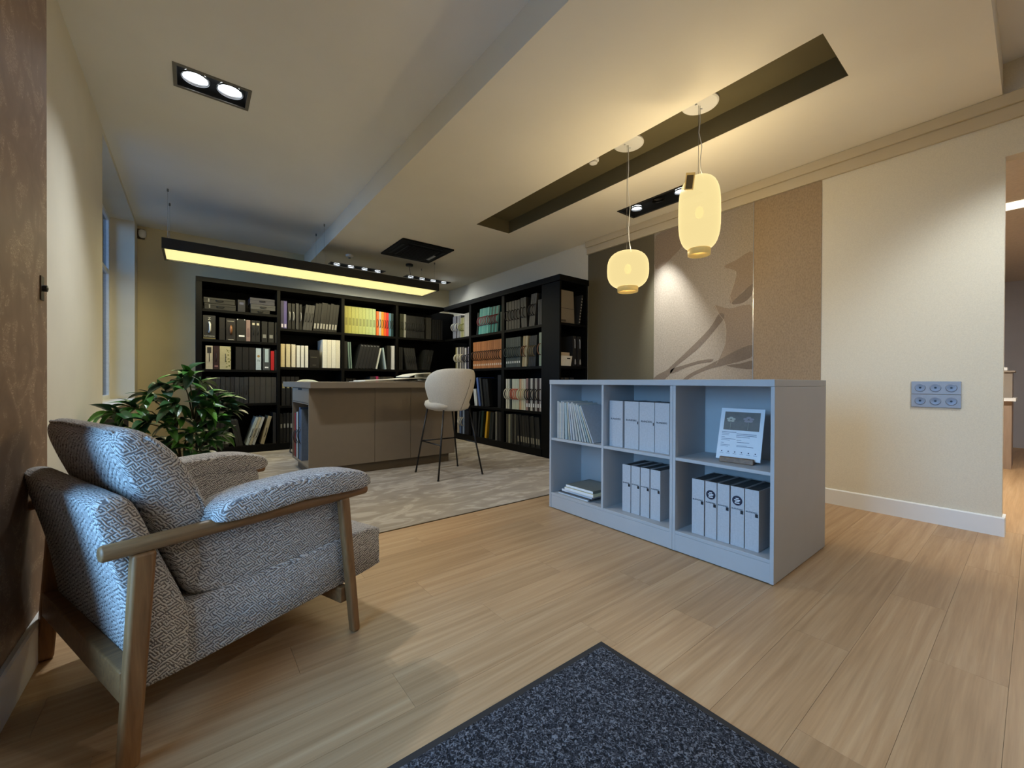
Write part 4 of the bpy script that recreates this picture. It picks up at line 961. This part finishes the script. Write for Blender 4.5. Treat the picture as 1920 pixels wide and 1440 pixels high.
# --- bay C
gl = [(150, 146, 76), (160, 158, 84), (164, 166, 96), (168, 172, 104), (170, 178, 116), (172, 182, 120), (174, 188, 132), (174, 190, 138), (178, 196, 148)]
gn = ['olive-yellow', 'mustard green', 'lime yellow', 'yellow-green', 'light lime', 'pale lime', 'pale yellow-green', 'pale green', 'mint green']
for i in range(9):
    one('C', 0, .005 + i * .066, .005 + (i + 1) * .066, .43, gl[i], gn[i] + ' binder with small dark lettering', gap=.06, labelc=tuple(int(v * .78) for v in gl[i]), lab_z=.3, lab_h=.12)
for i, (cn, cc) in enumerate([('orange', (222, 108, 48)), ('pale grey', (188, 186, 180)), ('amber', (226, 152, 40)), ('deep orange', (224, 92, 40)), ('scarlet', (212, 40, 44)), ('sky blue', (84, 128, 164)), ('petrol blue', (24, 78, 92))]):
    one('C', 0, .61 + i * .05, .61 + (i + 1) * .05, .40 - .002 * i, cc, cn + ' book with black strap', handle=BLK, gap=.06)
one('C', 1, .005, .06, .43, (40, 40, 40), 'charcoal upright book')
run('C', 1, .08, .155, 2, .42, (116, 140, 136), 'thin pale teal book', lean=-3, gap=.45)
run('C', 1, .205, .575, 6, .40, (44, 48, 58), 'navy-black book leaning over', lean=13, gap=.05, labelc=(120, 124, 130), lab_z=.93, lab_h=.012)
one('C', 1, .60, .63, .355, (204, 208, 208), 'white book leaning right', lean=12)
one('C', 1, .79, .82, .36, (168, 188, 200), 'ice blue book leaning left', lean=-8)
one('C', 1, .835, .895, .40, (46, 46, 44), 'charcoal straight book')
one('C', 1, .92, .985, .40, (206, 210, 222), 'bright white book')
run('C', 2, .03, .22, 3, .40, (26, 26, 28), 'black book with small white label', gap=.3, labelc=(170, 170, 166), lab_z=.6, lab_h=.06)
run('C', 2, .34, .48, 3, .345, (112, 108, 104), 'short taupe book', gap=.08)
run('C', 2, .49, .60, 2, .435, (98, 92, 88), 'taupe book', gap=.08)
one('C', 2, .605, .655, .44, (176, 52, 104), 'magenta book')
run('C', 2, .66, .98, 7, .44, [(116, 110, 100), (98, 94, 90), (122, 116, 106)], 'thin taupe book with pale edge', gap=.12, jit=.02)
# --- bay D
run('D', 0, .04, .115, 2, .40, (62, 68, 42), 'olive book with black strap', handle=BLK, gap=.05)
one('D', 0, .12, .165, .40, (140, 142, 142), 'light grey book with black strap', handle=BLK)
run('D', 0, .18, .56, 10, .385, [(56, 58, 62), (50, 52, 56)], 'charcoal book with dark strap', lean=-2, gap=.05, handle=(30, 30, 32))
run('D', 0, .60, .71, 3, .385, (88, 86, 82), 'mid grey book with white dot', gap=.06)
run('D', 0, .73, .97, 5, .36, (36, 36, 36), 'dark book', gap=.1)
run('D', 1, .02, .10, 2, .385, (38, 40, 44), 'black upright book', gap=.1)
run('D', 1, .185, .41, 5, .38, (72, 74, 76), 'grey book with dark strap leaning left', lean=-9, gap=.06, handle=(32, 32, 34))
run('D', 1, .50, .68, 3, .365, (48, 50, 52), 'dark grey book leaning right', lean=13, gap=.06, handle=(30, 30, 32))
# --- bay R (corner bay of the side bookcase)
run('R', 0, .30, .62, 5, .40, [(112, 116, 128), (120, 122, 136), (96, 98, 116), (136, 138, 146), (124, 126, 134)], 'blue-grey book with white loop', handle=(186, 188, 190), gap=.06, jit=.06)
run('R', 0, .63, .78, 3, .34, [(150, 146, 120), (138, 140, 90), (160, 158, 128)], 'sage book with green loop', handle=(142, 146, 84), gap=.08)
run('R', 0, .79, .985, 6, .40, [(188, 188, 186), (170, 170, 172)], 'white fabric book', gap=.12)
run('R', 1, .42, .75, 6, .40, [(140, 130, 84), (164, 160, 148), (108, 104, 102), (168, 160, 146), (96, 92, 92), (126, 120, 116)], 'mixed fabric book with cream loop', handle=(206, 198, 176), gap=.08, jit=.05)
run('R', 1, .76, .985, 5, .38, [(142, 140, 140), (186, 182, 180), (52, 48, 72), (178, 172, 190), (60, 54, 74)], 'violet and grey book with dark loop', handle=(40, 38, 52), gap=.1, jit=.05)
one('R', 3, .52, .58, .42, (176, 160, 140), 'beige book next to blue ones', lean=0)
run('R', 3, .60, .80, 3, .42, [(92, 108, 140), (66, 84, 120), (128, 140, 160)], 'blue book with white loop', handle=(196, 192, 180), gap=.1)
run('R', 3, .82, .98, 3, .41, (40, 42, 54), 'navy book low in the corner', gap=.1)
# --- bay S
one('S', 0, .16, .20, .36, (58, 66, 70), 'slate book beside teal ones', lean=5)
run('S', 0, .225, .55, 6, .41, [(96, 170, 166), (84, 160, 158), (108, 178, 172)], 'light turquoise book with white and red loop', lean=6, handle=(176, 96, 104), gap=.05)
run('S', 0, .56, .86, 6, .40, [(48, 140, 132), (36, 124, 118)], 'deep teal book with crimson loop', lean=7, handle=(128, 40, 50), gap=.08)
one('S', 0, .935, .985, .29, (22, 84, 76), 'short dark teal book')
run('S', 1, .04, .985, 15, .435, [(164, 104, 58), (156, 98, 54), (170, 110, 64)], 'rust orange book with dark cord and tag', handle=(60, 38, 24), gap=.07, labelc=(196, 180, 160), lab_z=.10, lab_h=.03, hz=.47)
run('S', 2, .10, .20, 2, .28, (200, 204, 204), 'short white book leaning', lean=-9, gap=.3)
one('S', 2, .255, .315, .47, (76, 98, 150), 'cobalt blue book leaning', lean=-11)
one('S', 2, .36, .41, .46, (84, 86, 84), 'grey book leaning beside blue one', lean=-11)
run('S', 2, .45, .62, 2, .44, (34, 35, 36), 'black book leaning', lean=-9, gap=.1)
one('S', 2, .86, .96, .50, (36, 36, 42), 'tall black upright book')
run('S', 3, .03, .18, 2, .40, (34, 36, 40), 'black low book', gap=.15)
one('S', 3, .20, .255, .42, (34, 40, 44), 'dark slate low book', lean=7)
one('S', 3, .29, .36, .43, (24, 62, 50), 'dark green book leaning', lean=7)
one('S', 3, .445, .505, .43, (190, 146, 32), 'yellow book leaning', lean=8)
run('S', 3, .58, .70, 2, .42, [(30, 46, 44), (60, 62, 58)], 'dark green-black book leaning', lean=6, gap=.15)
run('S', 3, .79, .985, 4, .44, [(128, 124, 114), (44, 44, 42), (70, 68, 64), (36, 36, 36)], 'grey and black magazine', gap=.25)
# --- bay T
run('T', 0, .02, .42, 5, .41, [(84, 76, 70), (92, 84, 78)], 'taupe brown book with dark loop', handle=(46, 40, 36), gap=.16)
run('T', 0, .462, .61, 2, .42, (88, 80, 74), 'taupe book leaning to corner', lean=-4, handle=(46, 40, 36), gap=.06)
run('T', 0, .655, .80, 3, .44, (98, 90, 84), 'taupe book leaning to pillar', lean=7, handle=(40, 36, 32), gap=.08)
run('T', 0, .885, .985, 2, .34, (90, 84, 78), 'short taupe upright book', gap=.1)
run('T', 1, .02, .44, 7, .43, [(104, 116, 106), (96, 108, 100), (110, 122, 112)], 'sage grey book with thin cord and tag', handle=(60, 70, 64), gap=.07, labelc=(206, 206, 196), lab_z=.13, lab_h=.03)
run('T', 1, .475, .60, 2, .43, [(168, 144, 100), (178, 160, 122)], 'tan book with brown loop leaning', lean=4, handle=(122, 78, 44), gap=.1)
run('T', 1, .65, .83, 4, .42, [(36, 36, 38), (44, 44, 46)], 'dark pinstriped book leaning', lean=4, handle=(120, 104, 70), gap=.1)
one('T', 1, .915, .985, .45, (146, 154, 126), 'pale sage book with brown leather loop', handle=(140, 90, 60))
run('T', 2, .02, .20, 3, .44, [(198, 192, 172), (188, 184, 166), (90, 104, 98)], 'cream book with white loop', handle=(214, 206, 186), gap=.25)
run('T', 2, .21, .40, 4, .44, [(186, 186, 164), (180, 184, 160)], 'pale green-cream book with coral loop', handle=(206, 100, 72), gap=.06)
run('T', 2, .41, .58, 3, .44, [(190, 150, 112), (200, 188, 156), (196, 190, 168)], 'peach and cream book', handle=(200, 190, 150), gap=.06)
run('T', 2, .59, .985, 7, .445, [(150, 118, 108), (62, 50, 48), (190, 184, 170), (78, 60, 54), (168, 160, 146), (88, 54, 54), (180, 168, 158)], 'patterned book with black loop and white tag', handle=BLK, gap=.1, labelc=(214, 214, 208), lab_z=.11, lab_h=.05)
run('T', 3, .03, .16, 2, .42, [(120, 116, 104), (140, 136, 112)], 'stone coloured magazine', gap=.35)
run('T', 3, .20, .33, 2, .43, [(52, 50, 46), (116, 112, 98)], 'grey marbled book', gap=.3)
run('T', 3, .36, .96, 9, .43, [(44, 44, 42), (34, 34, 34), (56, 54, 48), (38, 38, 38)], 'dark patterned book leaning to corner', lean=-5, gap=.15, jit=.04, labelc=(120, 114, 96), lab_z=.1, lab_h=.08)
# --- end unit contents
def standing(name, label, cat, x0, x1, y0, d, z, h, col, lean=0, parts=()):
    m_ = M('endunit_%d_%d_%d' % col, col, .7, (60, .06)); w = x1 - x0
    o = tag(MB().box(0, w, 0, d, 0, h).build(name, m_, bevel=.002, seg=1), label, cat); o.location = (x0, y0, z); o.rotation_euler = (lean, 0, 0)
    for nm, (a, b, c, e), mm in parts: MB().box(w * a, w * b, -.0015, 0, h * c, h * e).build(nm, mm, o)
    return o
standing('sample_board', 'large beige linen sample board in the bookcase end unit', 'sample board', 3.70, 3.975, 3.76, .03, 1.767, .43, (118, 108, 92), -.05, [('seam_line', (0, 1, .44, .455), M('board_line', (74, 66, 56), .7)), ('corner_label', (.12, .42, .04, .10), M('board_label', (66, 60, 52), .7))])
standing('sample_board', 'narrow pale board behind the beige linen sample board', 'sample board', 3.88, 4.02, 3.83, .02, 1.767, .27, (128, 122, 112), -.05)
o = standing('sample_book', 'black and white flecked book leaning in the bookcase end unit', 'book', 4.04, 4.07, 3.75, .25, 1.772, .40, (30, 30, 30), 0)
o.rotation_euler = (0, .16, 0)
for i in range(9): MB().box(.004, .022, -.0015, 0, .02 + i * .04, .036 + i * .04).build('white_fleck', M('fleck_white', (150, 148, 142), .7), o)
bs = thing('storage_basket', 'white plastic basket filled with sample cards', 'basket', (3.80, 3.80, 1.2115))
MB().loft([[(-.09, -.06, 0), (.09, -.06, 0), (.09, .10, 0), (-.09, .10, 0)], [(-.105, -.07, .13), (.105, -.07, .13), (.105, .115, .13), (-.105, .115, .13)], [(-.101, -.066, .13), (.101, -.066, .13), (.101, .111, .13), (-.101, .111, .13)], [(-.086, -.056, .006), (.086, -.056, .006), (.086, .096, .006), (-.086, .096, .006)]]).build('tub', M('basket_white', (212, 208, 196), .5), bs, bevel=.003)
MB().box(.01, .07, -.0695, -.064, .088, .105).build('grip_hole', DARKEMPTY, bs)
for i in range(6): MB().box(-.08, .075, -.05 + i * .024, -.034 + i * .024, .008, .175 - .008 * (i % 3)).build('sample_card', M('card_%d' % (i % 3), [(170, 150, 124), (196, 190, 176), (120, 110, 98)][i % 3], .7), bs)
for i, xx in enumerate((3.955, 4.05)):
    o = standing('sample_book', ['black book with white cord and tassel, right beside the basket', 'black book with white cord and tassel, against the wall'][i], 'book', xx, xx + .065, 3.77, .22, 1.2115, .40, (26, 25, 24), 0); o['group'] = 'tasselled books beside the basket'
    MB().tube([(.033, -.002, .36), (.033, -.008, .33), (.034, -.008, .24)], .0035, 6).build('cord', PAPER, o)
    MB().lathe([(.003, .075), (.008, .065), (.012, .02), (.010, .005)], (.033, -.014, .02), 8).build('tassel', M('tassel_grey', (150, 146, 138), .8), o)
run_ = [(3.72, (40, 38, 36)), (3.82, (54, 50, 46)), (3.92, (34, 34, 34))]
for i, (xx, cc) in enumerate(run_):
    o = standing('sample_book', 'dark book low in the bookcase end unit, %s from the pillar' % ORD[i], 'book', xx, xx + .07, 3.78, .22, .6415, .42, cc, 0); o['group'] = 'dark books low in the end unit'

# ================================================================== PLANT
pl = thing('potted_ficus', 'leafy green potted ficus standing between armchair and window niche', 'plant', (-.05, 4.02, .004))
MB().lathe([(.13, 0), (.165, .02), (.19, .33), (.195, .345), (.18, .345), (.172, .30), (.001, .30)], seg=36, caps=False).build('pot', POT, pl, smooth=True)
MB().lathe([(.171, .30), (.10, .312), (.001, .315)], seg=24, caps=False).build('soil', SOIL, pl, smooth=True)
def leaf_mesh(L_, Wd, arch, fold):
    rows = 7; cols = 5; v = []; f = []
    for i in range(rows + 1):
        t = i / rows; wv = Wd * (math.sin(PI * min(1, t * .98 + .02)) ** .75) * (1 - .25 * t) if 0 < t < 1 else .0008
        x = L_ * t; z0 = -arch * t * t * L_ + .02 * t
        for j in range(cols):
            q = (j / (cols - 1) - .5) * 2
            v.append((x, q * wv / 2, z0 + abs(q) * fold * wv))
    for i in range(rows):
        for j in range(cols - 1):
            a = i * cols + j; f.append((a, a + 1, a + cols + 1, a + cols))
    b = len(v)
    mb = MB(); mb.v = v; mb.f = f
    mb.tube([(-.022, 0, .004), (-.01, 0, .001), (0, 0, 0)], .0016, 4)
    return mb.mesh('leaf', True)
leaf_meshes = []
for i in range(10):
    me = leaf_mesh(.105 + .04 * random.random(), .058 + .018 * random.random(), .35 + .5 * random.random(), .10 + .15 * random.random()); me.materials.append(LEAF[[0, 0, 1, 2, 0, 1, 2, 0, 3, 1][i]]); leaf_meshes.append(me)
rp = random.Random(5)
tips = []
# canopy clusters: (x, y, z) relative to the plant base
base_pts = [(-.33, -.02, .80), (-.36, .1, .60), (-.40, -.05, .76), (-.22, .05, .90), (-.12, -.1, .97), (-.02, .05, 1.03), (.03, -.08, 1.06), (.10, .06, 1.00), (.14, -.06, .93), (.20, .05, .86), (.27, -.05, .82), (.30, .06, .74), (.22, -.12, .66), (.10, -.14, .80), (-.05, -.16, .84), (-.20, -.12, .70), (-.08, -.18, .66), (.05, -.18, .60), (.16, -.12, .52), (.26, .02, .58), (-.25, .05, .52), (-.12, -.05, .55), (.0, -.02, .72), (-.30, -.1, .48), (.02, -.15, .46), (.14, .0, .42), (-.14, -.14, .44)]
for (bx, by, bz) in base_pts:
    tips.append(Vector((bx + rp.uniform(-.02, .02), by + rp.uniform(-.03, .03), bz + rp.uniform(-.02, .02))))
trunks = [Vector((-.05, 0, .62)), Vector((.06, .03, .66)), Vector((.0, -.04, .50))]
for tk in trunks:
    MB().tube([(tk.x * .3, tk.y * .3, .30), (tk.x * .6, tk.y * .8, .30 + (tk.z - .30) * .5), tuple(tk)], [.011, .009, .007], 8).build('stem', STEM, pl, smooth=True)
for tp in tips:
    tk = min(trunks, key=lambda q: (q - tp).length)
    st_ = tk if tp.z > tk.z - .05 else Vector((tk.x * .5, tk.y * .5, .38))
    mid = (st_ + tp) / 2 + Vector((0, 0, .05))
    MB().tube([tuple(st_), tuple(mid), tuple(tp)], [.006, .0045, .003], 6).build('twig', STEM, pl, smooth=True)
    nl = rp.choice((9, 10, 11))
    for i in range(nl):
        az = 2 * PI * i / nl + rp.uniform(-.4, .4); back = rp.uniform(0, .07)
        outw = math.atan2(tp.y, tp.x)
        if rp.random() < .35: az = outw + rp.uniform(-.8, .8)
        pitch = rp.uniform(-.35, .55) if i % 3 else rp.uniform(-1.0, -.4)
        o = bpy.data.objects.new('leaf', rp.choice(leaf_meshes)); COL.objects.link(o); o.parent = pl
        d = (tp - mid).normalized() * -back
        o.location = tp + d; o.rotation_euler = (rp.uniform(-.5, .5), pitch, az); s = rp.uniform(.8, 1.12); o.scale = (s * 1.14, s * 1.14, s * 1.14)

# ================================================================== LOW RACK UNDER THE WINDOW
rk = thing('low_rack', 'dark low rack under the window sill behind the plant', 'rack', (-.68, 5.2, .004))
RK = M('rack_dark_grey', (62, 60, 58), .6)
for yy in (0, .96): MB().box(-.09, .12, yy, yy + .03, 0, .64).build('rack_side', RK, rk)
for zz in (.05, .33): MB().box(-.09, .12, .03, .96, zz, zz + .02).build('rack_shelf', RK, rk)
for i, yy in enumerate((.10, .30, .52)):
    o = standing('folder', ['tan folder leaning in the low rack under the window', 'grey folder in the middle of the low rack', 'sand folder at the far end of the low rack'][i], 'folder', 0, .20, 0, .025, 0, .26, [(168, 150, 110), (110, 108, 104), (176, 162, 130)][i], -.0)
    o.location = (-.76, 5.2 + yy, .360); o.rotation_euler = (-.18, 0, 0)
